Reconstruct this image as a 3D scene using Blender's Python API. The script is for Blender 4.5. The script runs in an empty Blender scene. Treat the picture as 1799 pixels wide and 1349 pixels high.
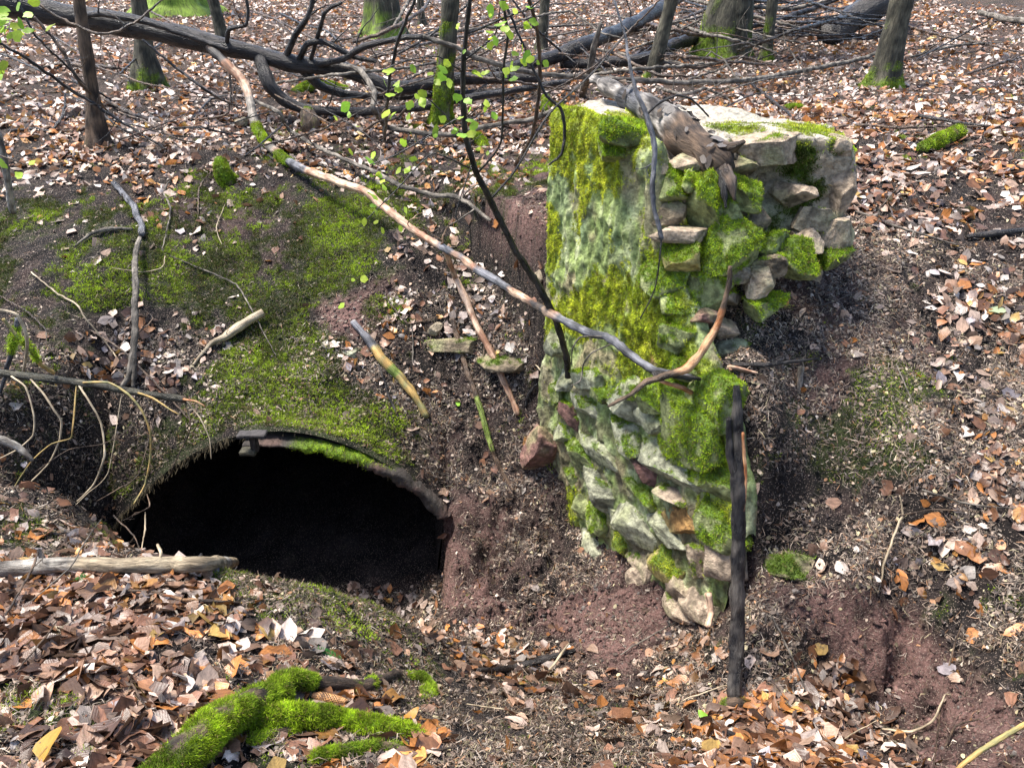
import bpy, math, random
import numpy as np
from mathutils import Vector

SC = bpy.context.scene
# ------------------------------------------------------------------ camera
F_PX, W_PX, H_PX = 1360.0, 1799.0, 1349.0
PITCH = math.radians(28.0)
CAM = np.array([0.0, 0.0, 1.6])
cd = bpy.data.cameras.new('camera')
cam = bpy.data.objects.new('camera', cd)
SC.collection.objects.link(cam)
cam.location = CAM
cam.rotation_euler = (math.pi/2 - PITCH, 0, 0)
cd.sensor_width = 36.0
cd.lens = 36.0*F_PX/W_PX
cd.clip_start = 0.05
cd.clip_end = 500
SC.camera = cam
# ------------------------------------------------------------------ light
SUN_DIR = Vector((-0.40, 0.12, 1.0)).normalized()
elev = math.asin(SUN_DIR.z)
azim = math.atan2(SUN_DIR.x, SUN_DIR.y)
w = bpy.data.worlds.new('World'); SC.world = w; w.use_nodes = True
nt = w.node_tree; nt.nodes.clear()
sky = nt.nodes.new('ShaderNodeTexSky'); sky.sky_type = 'NISHITA'
sky.sun_disc = False; sky.sun_elevation = elev; sky.sun_rotation = azim
sky.dust_density = 2.0; sky.air_density = 1.0
bg = nt.nodes.new('ShaderNodeBackground'); bg.inputs[1].default_value = 0.12
wo = nt.nodes.new('ShaderNodeOutputWorld')
nt.links.new(sky.outputs[0], bg.inputs[0]); nt.links.new(bg.outputs[0], wo.inputs[0])
sd = bpy.data.lights.new('sun', 'SUN'); sd.energy = 3.6; sd.angle = math.radians(18)
sd.color = (1.0, 0.95, 0.87)
so = bpy.data.objects.new('sun', sd); SC.collection.objects.link(so)
so.rotation_euler = SUN_DIR.to_track_quat('Z', 'Y').to_euler()
SC.view_settings.view_transform = 'Standard'
SC.view_settings.look = 'None'
SC.view_settings.exposure = 1.55
SC.view_settings.gamma = 1.0
SC.cycles.max_bounces = 5
SC.cycles.diffuse_bounces = 3

rng = np.random.default_rng(7)
random.seed(7)

# ------------------------------------------------------------------ maths helpers
cp, sp = math.cos(PITCH), math.sin(PITCH)

def world_from_px(px, py, Y):
    u = (px-899.5)/F_PX; v = (py-674.5)/F_PX
    d = np.array([u, cp - v*sp, -sp - v*cp])
    return CAM + d*(Y/d[1])

def px_of(P):
    P = np.asarray(P) - CAM
    dep = P[..., 1]*cp - P[..., 2]*sp
    up = P[..., 1]*sp + P[..., 2]*cp
    dep = np.where(dep < 0.3, 0.3, dep)
    return 899.5 + F_PX*P[..., 0]/dep, 674.5 - F_PX*up/dep, dep

def depth_of(p):
    q = p - CAM
    return q[1]*cp - q[2]*sp

def _hash(ix, iy, iz, seed):
    h = (ix.astype(np.int64)*374761393 + iy.astype(np.int64)*668265263 + iz.astype(np.int64)*2147483647 + seed*1274126177) & 0xFFFFFFFF
    h = ((h ^ (h >> 13))*1274126177) & 0xFFFFFFFF
    h = ((h ^ (h >> 16))*2246822519) & 0xFFFFFFFF
    return ((h ^ (h >> 15)) & 0xFFFFFF)/float(0xFFFFFF)

def vnoise(P, seed=0):
    P = np.asarray(P, dtype=float)
    i = np.floor(P); f = P - i
    f = f*f*(3-2*f)
    i = i.astype(np.int64)
    x, y, z = i[..., 0], i[..., 1], i[..., 2]
    fx, fy, fz = f[..., 0], f[..., 1], f[..., 2]
    r = 0
    for dx in (0, 1):
        for dy in (0, 1):
            for dz in (0, 1):
                wgt = (fx if dx else 1-fx)*(fy if dy else 1-fy)*(fz if dz else 1-fz)
                r = r + wgt*_hash(x+dx, y+dy, z+dz, seed)
    return r*2-1

def fbm(P, scale, octaves=4, seed=0, gain=0.5):
    P = np.asarray(P, dtype=float)*scale
    a, s, n = 1.0, 0.0, 0.0
    for k in range(octaves):
        s = s + a*vnoise(P + 17.3*k, seed+k); n += a
        P = P*2.03; a *= gain
    return s/n

def smooth(a, b, x):
    t = np.clip((x-a)/(b-a), 0, 1)
    return t*t*(3-2*t)

def norm(v):
    v = np.asarray(v, dtype=float)
    return v/np.maximum(np.linalg.norm(v, axis=-1, keepdims=True), 1e-9)

# ------------------------------------------------------------------ mesh helpers
def link(name, me, parent=None, mat=None):
    o = bpy.data.objects.new(name, me)
    SC.collection.objects.link(o)
    if mat is not None: me.materials.append(mat)
    if parent is not None: o.parent = parent
    return o

def mesh_np(name, V, faces, mat, parent=None, col=None, vec=None, smooth_on=True):
    """faces: list of (n,k) int arrays"""
    V = np.ascontiguousarray(V, dtype=np.float32)
    me = bpy.data.meshes.new(name)
    faces = [np.asarray(f, dtype=np.int32) for f in faces if len(f)]
    nl = sum(f.size for f in faces); nf = sum(len(f) for f in faces)
    me.vertices.add(len(V)); me.vertices.foreach_set('co', V.ravel())
    me.loops.add(nl); me.loops.foreach_set('vertex_index', np.concatenate([f.ravel() for f in faces]))
    me.polygons.add(nf)
    tot = np.concatenate([np.full(len(f), f.shape[1], dtype=np.int32) for f in faces])
    st = np.concatenate([[0], np.cumsum(tot)[:-1]]).astype(np.int32)
    me.polygons.foreach_set('loop_start', st)
    try: me.polygons.foreach_set('loop_total', tot)
    except Exception: pass
    me.update(calc_edges=True)
    if smooth_on:
        me.polygons.foreach_set('use_smooth', np.ones(nf, dtype=bool))
    if col is not None:
        c = np.ones((len(V), 4), dtype=np.float32); c[:, :3] = col
        a = me.attributes.new('col', 'FLOAT_COLOR', 'POINT'); a.data.foreach_set('color', c.ravel())
    if vec is not None:
        a = me.attributes.new('tuv', 'FLOAT_VECTOR', 'POINT')
        a.data.foreach_set('vector', np.ascontiguousarray(vec, dtype=np.float32).ravel())
    me.validate()
    return link(name, me, parent, mat)

def tag(o, label=None, cat=None, group=None, kind=None):
    if label: o['label'] = label
    if cat: o['category'] = cat
    if group: o['group'] = group
    if kind: o['kind'] = kind
    return o

def empty(name, loc, label=None, cat=None, group=None):
    o = bpy.data.objects.new(name, None); SC.collection.objects.link(o)
    o.location = tuple(float(c) for c in loc); o.empty_display_size = 0.05
    return tag(o, label, cat, group)

def grid_faces(nr, nc, wrap=False):
    r = np.arange(nr-1)[:, None]; c = np.arange(nc if wrap else nc-1)[None, :]
    a = r*nc + c; b = r*nc + (c+1) % nc
    return np.stack([a, b, b+nc, a+nc], -1).reshape(-1, 4)

# ------------------------------------------------------------------ materials
def make_mat(name, var=0.35, vscale=40.0, rough=0.7, bump=0.4, bscale=80.0, spec=0.4, stretch=None,
             bdist=0.01, use_tuv=False, veins=False, translucent=0.0, speck=None, rvar=0.0):
    m = bpy.data.materials.new(name); m.use_nodes = True
    t = m.node_tree; N = t.nodes; L = t.links; N.clear()
    out = N.new('ShaderNodeOutputMaterial'); b = N.new('ShaderNodeBsdfPrincipled')
    at = N.new('ShaderNodeAttribute'); at.attribute_name = 'col'
    if use_tuv:
        tv = N.new('ShaderNodeAttribute'); tv.attribute_name = 'tuv'; src = tv.outputs['Vector']
    else:
        tc = N.new('ShaderNodeTexCoord'); src = tc.outputs['Object']
    mp = N.new('ShaderNodeMapping'); L.new(src, mp.inputs[0])
    if stretch: mp.inputs['Scale'].default_value = stretch
    n1 = N.new('ShaderNodeTexNoise'); n1.inputs['Scale'].default_value = vscale; n1.inputs['Detail'].default_value = 6
    n1.inputs['Roughness'].default_value = 0.65
    L.new(mp.outputs[0], n1.inputs['Vector'])
    mr = N.new('ShaderNodeMapRange'); mr.inputs['From Min'].default_value = 0.36; mr.inputs['From Max'].default_value = 0.64
    mr.inputs['To Min'].default_value = 1-var; mr.inputs['To Max'].default_value = 1+var
    L.new(n1.outputs['Fac'], mr.inputs['Value'])
    mx = N.new('ShaderNodeVectorMath'); mx.operation = 'SCALE'
    L.new(at.outputs['Color'], mx.inputs[0]); L.new(mr.outputs[0], mx.inputs['Scale'])
    colout = mx.outputs[0]
    if speck:
        vo = N.new('ShaderNodeTexVoronoi'); vo.inputs['Scale'].default_value = speck[0]
        vo.inputs['Randomness'].default_value = 1.0
        L.new(mp.outputs[0], vo.inputs['Vector'])
        cmp_ = N.new('ShaderNodeSeparateColor'); L.new(vo.outputs['Color'], cmp_.inputs[0])
        gt = N.new('ShaderNodeMath'); gt.operation = 'GREATER_THAN'; gt.inputs[1].default_value = speck[1]
        L.new(cmp_.outputs[0], gt.inputs[0])
        mm = N.new('ShaderNodeMix'); mm.data_type = 'RGBA'
        L.new(gt.outputs[0], mm.inputs[0]); L.new(colout, mm.inputs[6]); mm.inputs[7].default_value = (*speck[2], 1)
        colout = mm.outputs[2]
    L.new(colout, b.inputs['Base Color'])
    b.inputs['Roughness'].default_value = rough
    b.inputs['Specular IOR Level'].default_value = spec
    if rvar:
        m2 = N.new('ShaderNodeMapRange'); m2.inputs['From Min'].default_value = .35; m2.inputs['From Max'].default_value = .65
        m2.inputs['To Min'].default_value = max(0.05, rough-rvar); m2.inputs['To Max'].default_value = min(1, rough+rvar)
        L.new(n1.outputs['Fac'], m2.inputs['Value']); L.new(m2.outputs[0], b.inputs['Roughness'])
    n2 = N.new('ShaderNodeTexNoise'); n2.inputs['Scale'].default_value = bscale; n2.inputs['Detail'].default_value = 8
    n2.inputs['Roughness'].default_value = 0.7
    L.new(mp.outputs[0], n2.inputs['Vector'])
    bp = N.new('ShaderNodeBump'); bp.inputs['Strength'].default_value = bump; bp.inputs['Distance'].default_value = bdist
    hgt = n2.outputs['Fac']
    if veins:
        # chevron side veins of a leaf: tuv = (along, |across|, random)
        sx = N.new('ShaderNodeSeparateXYZ'); L.new(tv.outputs['Vector'], sx.inputs[0])
        ab = N.new('ShaderNodeMath'); ab.operation = 'ABSOLUTE'; L.new(sx.outputs[1], ab.inputs[0])
        mu = N.new('ShaderNodeMath'); mu.operation = 'MULTIPLY_ADD'; mu.inputs[1].default_value = -0.35
        L.new(ab.outputs[0], mu.inputs[0]); L.new(sx.outputs[0], mu.inputs[2])
        s9 = N.new('ShaderNodeMath'); s9.operation = 'MULTIPLY'; s9.inputs[1].default_value = 55.0; L.new(mu.outputs[0], s9.inputs[0])
        si = N.new('ShaderNodeMath'); si.operation = 'SINE'; L.new(s9.outputs[0], si.inputs[0])
        ad = N.new('ShaderNodeMath'); ad.operation = 'MULTIPLY_ADD'; ad.inputs[1].default_value = 0.10
        L.new(si.outputs[0], ad.inputs[0]); L.new(n2.outputs['Fac'], ad.inputs[2])
        hgt = ad.outputs[0]
    L.new(hgt, bp.inputs['Height']); L.new(bp.outputs[0], b.inputs['Normal'])
    if translucent:
        tr = N.new('ShaderNodeBsdfTranslucent'); L.new(colout, tr.inputs[0])
        ms = N.new('ShaderNodeMixShader'); ms.inputs[0].default_value = translucent
        L.new(b.outputs[0], ms.inputs[1]); L.new(tr.outputs[0], ms.inputs[2]); L.new(ms.outputs[0], out.inputs[0])
    else:
        L.new(b.outputs[0], out.inputs[0])
    return m

M_GROUND = make_mat('forest_soil', var=.45, vscale=45, rough=.85, bump=1.0, bscale=60, bdist=.04, speck=(260., .93, (.26, .2, .16)), spec=.25)
M_LEAF = make_mat('dead_leaf', var=.35, vscale=3.0, rough=.36, bump=.35, bscale=6, bdist=.004, use_tuv=True, veins=True, translucent=.18, spec=.5)
M_DEBRIS = make_mat('litter_crumbs', var=.25, vscale=60, rough=.6, bump=.1, spec=.3)
M_MOSS = make_mat('moss', var=.25, vscale=30, rough=.75, bump=.0, spec=.15, translucent=.3)
M_STONE = make_mat('sandstone', var=.42, vscale=30, rough=.8, bump=1.0, bscale=34, bdist=.03, spec=.3)
M_PLASTER = make_mat('lichen_mortar', var=.45, vscale=30, rough=.8, bump=1.0, bscale=36, bdist=.03, spec=.3)
M_BARK = make_mat('tree_bark', var=.55, vscale=38, rough=.75, bump=1.0, bscale=45, bdist=.03, use_tuv=True, stretch=(1, 1, .28), spec=.35)
M_WET = make_mat('wet_dark_bark', var=.6, vscale=40, rough=.33, bump=1.0, bscale=50, bdist=.02, use_tuv=True, stretch=(1, 1, .25), spec=.36, rvar=.13)
M_PEEL = make_mat('peeled_wood', var=.5, vscale=36, rough=.55, bump=.8, bscale=60, bdist=.012, use_tuv=True, stretch=(1, 1, .15), spec=.4)
M_CHAR = make_mat('charred_wood', var=.5, vscale=30, rough=.34, bump=1.0, bscale=40, bdist=.03, use_tuv=True, stretch=(1, 1, .2), spec=.36, rvar=.12)
M_FRESH = make_mat('fresh_leaf', var=.15, vscale=3, rough=.45, bump=.2, bscale=6, bdist=.003, use_tuv=True, veins=True, translucent=.45, spec=.4)
M_CONC = make_mat('damp_concrete', var=.3, vscale=25, rough=.75, bump=.9, bscale=60, bdist=.02, spec=.25, rvar=.1)
M_IRON = make_mat('rusty_iron', var=.4, vscale=50, rough=.7, bump=.6, bscale=80, bdist=.008, spec=.25)

# ------------------------------------------------------------------ terrain
PORT0, PORT1 = 4.354, 0.1156
def portal(x): return PORT0 + PORT1*np.clip(x, -4, 3)
XC, HW, ZS, RISE = -1.55, 1.07, -1.66, 0.65
WA = np.array([0.20, 4.68]); WB = np.array([1.14, 2.98]); WD = WB-WA; WL = np.linalg.norm(WD)
WT = WD/WL; WN = np.array([WT[1], -WT[0]])          # WN: out of the wall, towards the ditch (left / camera)
if WN[0] > 0: WN = -WN

def cps(rows): return np.array([world_from_px(a, b, c) for a, b, c in rows])
SHARED = cps([(1500, 900, 3.15), (1750, 900, 2.95), (1400, 700, 3.5), (1700, 700, 3.5), (1400, 600, 3.78), (1400, 500, 4.08), (1700, 500, 4.3),
   (1600, 300, 5.8), (1750, 300, 5.6), (1500, 300, 5.7), (1530, 400, 4.8), (1600, 150, 9.5), (1750, 150, 9.2), (1600, 50, 15), (900, 50, 16),
   (900, 0, 22), (200, 0, 21), (1600, 0, 21), (900, 150, 10), (900, 250, 7.6), (1150, 150, 10), (1300, 120, 11.5), (1400, 190, 8.2),
   (1200, 50, 15.5), (350, 50, 15), (50, 50, 14.5), (50, 150, 9.6), (50, 250, 7.2), (300, 150, 9.8), (600, 150, 9.9), (300, 250, 7.4), (600, 250, 7.5),
   (1500, 1000, 2.85), (1650, 1050, 2.75), (1750, 1170, 2.32), (1799, 1200, 2.15), (1799, 1050, 2.6), (1600, 800, 3.22),
   (50, 350, 6.1), (50, 450, 5.35), (50, 550, 4.8), (50, 650, 4.3), (50, 750, 3.8), (50, 850, 3.38), (-150, 850, 3.1), (-150, 600, 4.5)])
SHARED = np.vstack([SHARED, [(-6, 8, .35), (7, 8, .5), (-12, 16, .8), (12, 16, .9), (-6, 4.2, -.2), (5, 4, .2), (5, 2, -.1), (-12, 30, 1.5), (12, 30, 1.5), (0, 32, 1.5)]])
FRONT = cps([(0, 930, 2.9), (200, 960, 2.75), (400, 1005, 2.65), (560, 1035, 2.7), (700, 1082, 2.8),
   (0, 1349, 1.35), (200, 1200, 1.75), (0, 1150, 1.9), (450, 1349, 1.5), (400, 1150, 2.05), (600, 1150, 2.25), (700, 1249, 1.95), (900, 1349, 1.65), (200, 1050, 2.3), (0, 1040, 2.35),
   (760, 1200, 2.4), (850, 1170, 2.95), (850, 1132, 3.2), (850, 1220, 2.5), (1000, 1200, 2.8), (1000, 1280, 2.2), (1200, 1300, 2.1), (1200, 1200, 2.7),
   (1200, 1120, 3.1), (1050, 1080, 3.4), (950, 1080, 3.45), (870, 1080, 3.5), (800, 1080, 3.6), (800, 1000, 3.92), (860, 980, 4.0), (950, 1000, 3.85),
   (1020, 980, 3.9), (830, 900, 4.24), (900, 900, 4.25), (1000, 900, 4.25), (930, 800, 4.5), (1000, 800, 4.42),
   (1350, 1100, 2.68), (1350, 1200, 2.5), (1400, 1250, 2.35), (1300, 1330, 1.95), (1500, 1250, 2.45), (1400, 1020, 2.86), (1600, 1085, 2.75),
   (1430, 1160, 2.62), (1600, 1250, 2.42), (1700, 1349, 1.85), (1799, 1349, 1.75), (1560, 1190, 2.58)])
FRONT = np.vstack([FRONT, [(-2.2, 3.35, -1.15), (-1.75, 3.35, -1.7), (-1.27, 3.3, -1.85), (-.9, 3.35, -2.0), (-.6, 3.5, -2.15), (-2.75, 3.5, -1.08),
   (-1.1, 4.1, -2.25), (-1.6, 4.1, -2.2), (-2.2, 4.0, -2.0), (-.75, 4.25, -2.25), (-.57, 4.2, -2.2), (-.56, 3.9, -2.2), (-.45, 4.3, -1.68), (-.44, 4.1, -1.78),
   (0, 0, 0), (-3, 0, .1), (3, 0, -.1), (-3, -4, .2), (3, -4, .2), (-3, 2, -.2), (2.6, 1.2, -.5)]])
BACK = cps([(480, 740, 4.38), (480, 600, 5.0), (480, 450, 5.7), (480, 350, 6.3), (250, 600, 4.75), (250, 450, 5.5), (250, 350, 6.15), (250, 740, 4.2), (130, 850, 3.62),
   (700, 600, 5.0), (700, 740, 4.6), (700, 450, 5.6), (700, 350, 6.3), (850, 550, 5.2), (850, 650, 4.9), (850, 750, 4.65), (830, 850, 4.42), (900, 350, 6.3), (900, 450, 5.6),
   (960, 640, 4.75), (950, 760, 4.55), (370, 700, 4.4)])
RIGHT = cps([(1250, 520, 3.78), (1250, 640, 3.6), (1300, 640, 3.66), (1330, 520, 3.93), (1345, 760, 3.2), (1345, 860, 3.03), (1335, 960, 2.84), (1350, 1060, 2.72)])
_rz = lambda t: float(np.interp(t, [.475, .51, .575, .69, .78, .87, .95, 1.0], [.5, .35, .22, .05, -.14, -.38, -.66, -.98]))
RIGHT = np.vstack([RIGHT, [(WA[0]+WD[0]*t-WN[0]*dd, WA[1]+WD[1]*t-WN[1]*dd, _rz(t)) for t, dd in ((.55, .14), (.65, .14), (.75, .14), (.85, .14), (.93, .12), (1.0, .1), (.55, .34), (.65, .34), (.75, .34))]])
RIGHT = np.vstack([RIGHT, [(.5, 5.4, .25), (1.2, 5.3, .3), (.9, 4.4, .2), (1.3, 4.3, .15)]])

class TPS:
    def __init__(s, P, lam=1e-3):
        s.P = P[:, :2]; n = len(P)
        r2 = ((s.P[:, None]-s.P[None])**2).sum(-1)
        K = .5*r2*np.log(r2+1e-9) + lam*np.eye(n)
        Q = np.hstack([np.ones((n, 1)), s.P])
        A = np.zeros((n+3, n+3)); A[:n, :n] = K; A[:n, n:] = Q; A[n:, :n] = Q.T
        s.w = np.linalg.solve(A, np.concatenate([P[:, 2], [0, 0, 0]]))
    def __call__(s, x, y):
        sh = np.shape(x); x = np.ravel(x).astype(float); y = np.ravel(y).astype(float)
        out = s.w[-3] + s.w[-2]*x + s.w[-1]*y
        for i, (a, b) in enumerate(s.P):
            r2 = (x-a)**2 + (y-b)**2
            out = out + s.w[i]*.5*r2*np.log(r2+1e-9)
        return out.reshape(sh)
T_F = TPS(np.vstack([SHARED, FRONT])); T_B = TPS(np.vstack([SHARED, BACK])); T_R = TPS(np.vstack([SHARED, RIGHT,
      FRONT[[21, 22, 37, 38, 39, 40, 41, 42, 43, 44, 45, 46, 47, 48]]]))

def wall_side(x, y):
    """>0 behind (right of) the wing wall's middle line"""
    return -((x-WA[0])*WN[0] + (y-WA[1])*WN[1]) - 0.09
def right_mask(x, y):
    t = ((x-WA[0])*WD[0] + (y-WA[1])*WD[1])/WL**2
    m = smooth(-.06, .06, wall_side(x, y))
    far = smooth(5.5, 7.5, y)                       # blends away up the slope
    return m*(1-far)

def lip(x):
    q = np.clip(1-((x-XC)/HW)**2, 0, 1)
    return ZS + RISE*q**1.05

def rough_noise(x, y):
    P = np.stack([x, y, np.zeros_like(x)], -1)
    a = fbm(P, 1.6, 3, 5)*.05 + fbm(P, 7, 3, 9)*.032 + fbm(P, 24, 3, 12)*.018
    return a

def soil_rough(x, y, z):
    """rougher clods where the bank is bare: at the pillar and the eroded bank"""
    px, py, _ = px_of(np.stack([x, y, z], -1))
    m1 = np.exp(-((px-900)/150)**2-((py-990)/130)**2)
    m2 = np.exp(-((px-1560)/190)**2-((py-1160)/110)**2)
    P = np.stack([x, y, z], -1)
    n = np.abs(fbm(P, 4.5, 5, 31, .6))*.36 + np.abs(fbm(P+7, 13, 4, 33, .6))*.13 + fbm(P, 30, 3, 35)*.03
    return (m1+m2)*(n-.09)

def H_front(x, y):
    f = T_F(x, y); m = right_mask(x, y)
    r = T_R(x, y)
    z = f*(1-m) + r*m
    wob = .10*vnoise(np.stack([x*0, y*6, x*0], -1), 5) + .045*vnoise(np.stack([x*9, y*19, x*0], -1), 6)
    mf = (1-smooth(-.50, -.43, x + wob))*smooth(3.5, 3.85, y)*smooth(-3.0, -2.4, x)
    z = z*(1-mf) + np.minimum(z, -2.22)*mf
    return z + rough_noise(x, y) + soil_rough(x, y, z)*(1-mf)
def H_back(x, y):
    s = np.maximum(y-portal(x), 0); yp = portal(x)
    b = T_B(x, y); m = right_mask(x, y)
    z = b*(1-m) + T_R(x, y)*m
    nz = rough_noise(x, y)
    inside = np.abs(x-XC) < HW
    d = np.maximum(np.abs(x-XC)-HW, 0)
    z0 = T_B(x, yp)*(1-right_mask(x, yp)) + T_R(x, yp)*right_mask(x, yp)
    f0 = H_front(x, yp) - rough_noise(x, yp)
    tgt_in = lip(x) + .05
    z_in = z + (tgt_in - z0)*np.exp(-(s/.22)**1.5)
    z_out = z + (f0 - z0)*np.exp(-s/.35)
    z = np.where(inside, z_in, z_out)
    fade = np.where(inside, smooth(0, .15, s), 1.0)
    return z + nz*fade
def H(x, y):
    x = np.asarray(x, float); y = np.asarray(y, float)
    fr = y < portal(x)
    return np.where(fr, H_front(x, y), H_back(x, y))

# lookup grid for ray hits
GX = np.linspace(-9, 9, 451); GY = np.concatenate([np.linspace(.1, 9, 446), np.linspace(9.05, 30, 220)])
GZ = H(*np.meshgrid(GX, GY))
def Hq(x, y):
    x = np.asarray(x, float); y = np.asarray(y, float)
    fx = np.clip((x-GX[0])/(GX[1]-GX[0]), 0, len(GX)-1.001); ix = fx.astype(int); fx = fx-ix
    iy = np.clip(np.searchsorted(GY, y)-1, 0, len(GY)-2); fy = np.clip((y-GY[iy])/(GY[iy+1]-GY[iy]), 0, 1)
    return (GZ[iy, ix]*(1-fx)+GZ[iy, ix+1]*fx)*(1-fy)+(GZ[iy+1, ix]*(1-fx)+GZ[iy+1, ix+1]*fx)*fy
def hit(px, py, lift=0.0):
    u = (px-899.5)/F_PX; v = (py-674.5)/F_PX
    d = np.array([u, cp - v*sp, -sp - v*cp])
    T = np.concatenate([np.arange(.8, 9, .01), np.arange(9, 40, .05)])
    P = CAM + T[:, None]*d
    below = P[:, 2] < Hq(P[:, 0], P[:, 1]) + lift
    k = np.argmax(below) if below.any() else len(T)-1
    return P[k]
def P3(p):
    """(px, py, lift) on the ground, or (px, py, 0, Y) at a given distance"""
    if len(p) == 4: return world_from_px(p[0], p[1], p[3])
    return hit(p[0], p[1], p[2] if len(p) > 2 else 0.0)

# ------------------------------------------------------------------ what grows where (leaf, moss, red soil, crumbs)
ZT = np.array([
 (100,60,1,.05,0,.1),(500,60,1,.05,0,.1),(900,60,1,.05,0,.1),(1300,60,1,.05,0,.1),(1700,60,1,.08,0,.1),
 (100,180,1,0,0,.1),(350,180,1,0,0,.1),(600,200,1,0,0,.1),(850,230,1,0,0,.1),(1400,150,1,0,0,.2),(1700,150,.9,.0,0,.4),
 (60,290,.8,.05,.2,.3),(250,290,.8,.05,.2,.3),(430,290,.7,.1,.1,.3),(600,290,.7,.3,.1,.3),(800,320,.6,.4,.1,.3),
 (60,390,.15,.55,.3,.3),(180,400,.2,.6,.3,.3),(330,370,.5,.35,.4,.3),(450,370,.25,.5,.5,.2),(590,360,.08,.85,.1,.1),(900,330,.3,.45,.6,.2),
 (60,500,.06,.5,.35,.3),(180,500,.06,.7,.2,.3),(330,500,.06,.75,.2,.2),(450,450,.08,.7,.4,.2),(600,450,.05,.9,.1,.1),(750,430,.55,.35,.2,.3),(850,480,.9,.05,.1,.4),(920,380,.25,.2,.8,.2),
 (500,570,.06,.85,.1,.2),(630,550,.1,.25,.9,.2),(700,570,.7,.2,.3,.4),(800,560,.75,.15,.1,.5),(900,570,.6,.1,.2,.7),(940,640,.3,.1,.3,.9),
 (60,620,.3,.2,.3,.5),(170,610,.9,.1,.2,.5),(270,640,1,.1,.1,.5),(340,620,.9,.2,.1,.4),(420,640,.15,.8,.1,.3),(520,650,.1,.9,.1,.2),(600,640,.6,.4,.1,.3),
 (700,660,.5,.15,.2,.8),(800,680,.45,.1,.3,.9),(880,700,.4,.1,.3,.9),(750,770,.2,.1,.4,1),(850,800,.3,.05,.3,1),(950,860,.2,.0,.4,1),
 (60,740,.35,.1,.2,.7),(200,740,.5,.15,.1,.6),(330,740,.15,.5,.2,.5),(450,700,.05,1,.0,.2),(560,740,.05,1,0,.2),(640,780,.05,.9,0,.2),(380,790,.05,.7,.3,.3),
 (60,850,.35,.1,.2,.8),(200,830,.15,.45,.2,.7),(130,890,.3,.1,.1,.8),(260,860,.1,.5,.2,.6),
 (60,940,.4,.7,0,.4),(200,950,.5,.4,0,.5),(330,960,.7,.2,0,.5),
 (60,1050,1,0,0,.3),(200,1060,1,0,0,.3),(330,1060,.9,.1,0,.4),(450,1020,.1,1.15,0,.5),(550,1050,.05,1.15,0,.5),(650,1085,.1,.9,0,.7),(480,1075,.3,.9,0,.6),(600,1095,.2,.8,0,.8),
 (60,1170,1,0,0,.3),(200,1150,1,0,0,.3),(330,1150,.8,.05,0,.6),(450,1140,.5,.1,0,.8),(580,1120,.65,.35,0,.7),(60,1240,.35,.75,0,.4),(110,1270,.4,.7,0,.4),
 (200,1280,1,0,0,.3),(300,1230,1,0,0,.3),(60,1330,.6,.3,0,.5),(400,1330,.3,.4,0,.7),(560,1230,.5,.2,0,.7),(650,1230,.5,.1,0,.8),(740,1180,.15,.55,0,.9),
 (850,1250,.12,.1,0,1),(1000,1300,.08,.15,0,1),(850,1330,.2,.15,0,1),(1150,1330,.2,.1,0,1),(700,1320,.5,.1,0,.9),(600,1330,.4,.2,0,.8),
 (790,1120,.45,0,.3,.7),(870,1140,.8,0,.2,.5),(950,1150,.7,.05,.2,.5),(720,1050,.35,0,.2,.5),(640,1000,.4,0,.1,.3),
 (800,960,.02,0,1,.15),(830,1040,.02,0,.95,.2),(870,940,.03,0,.7,.5),(920,950,.12,0,.35,.9),(960,1020,.12,0,.35,.9),(1010,940,.05,0,.3,.8),
 (1000,1080,.04,0,1,.2),(1080,1080,.04,0,1,.15),(1130,1120,.05,0,.9,.2),(1040,1130,.08,0,.9,.3),(1000,1190,.3,.05,.5,.7),
 (1180,1150,.35,.1,.2,.9),(1230,1200,.45,.1,.1,.9),(1330,1180,.25,.1,.2,.9),(1220,1270,.6,.1,0,.8),(1330,1100,.1,.1,.4,.8),
 (1350,1260,1,0,0,.5),(1480,1230,1,0,.1,.4),(1450,1330,1,0,0,.4),(1300,1320,.9,0,0,.5),(1560,1300,.7,0,.4,.4),
 (1450,1080,.03,0,.8,.2),(1540,1130,.02,0,1,.1),(1620,1160,.02,0,1,.1),(1650,1250,.05,0,1,.1),(1720,1250,.05,0,1,.1),(1700,1330,.1,0,.9,.2),(1400,1050,.05,.1,.5,.5),
 (1780,1180,.15,.1,.2,.9),(1700,1100,.2,.2,.1,1),(1780,1060,.25,.2,.1,1),(1600,1000,.35,0,.2,1),(1450,950,.15,.1,.2,1),(1350,900,.12,.05,.2,1),
 (1720,990,.75,0,.1,.8),(1500,880,.2,.05,.3,1),(1650,880,.4,.05,.2,1),(1770,850,.8,.0,.1,.8),(1350,750,.12,.15,.2,1),(1540,720,.0,1.5,.1,.3),(1545,690,.0,1.5,.1,.3),(1560,755,.0,1.4,.1,.3),(1500,785,.05,1.0,.2,.4),(1460,680,.12,.0,.6,.9),
 (1650,740,.25,.1,.2,1),(1770,740,.5,.1,.1,1),(1400,600,.2,.15,.2,1),(1500,600,.25,0,.5,1),(1600,600,.4,0,.3,1),(1740,580,1,0,.1,.5),(1700,500,.9,0,.1,.6),
 (1450,510,.2,.05,.5,1),(1560,500,.35,0,.3,1),(1600,400,.95,0,.1,.5),(1750,400,.5,.05,.3,.8),(1530,330,.9,0,.1,.4),(1700,300,.8,.1,.2,.6),(1300,560,.1,.25,.2,1),(1260,620,.1,.3,.2,1)])

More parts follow.
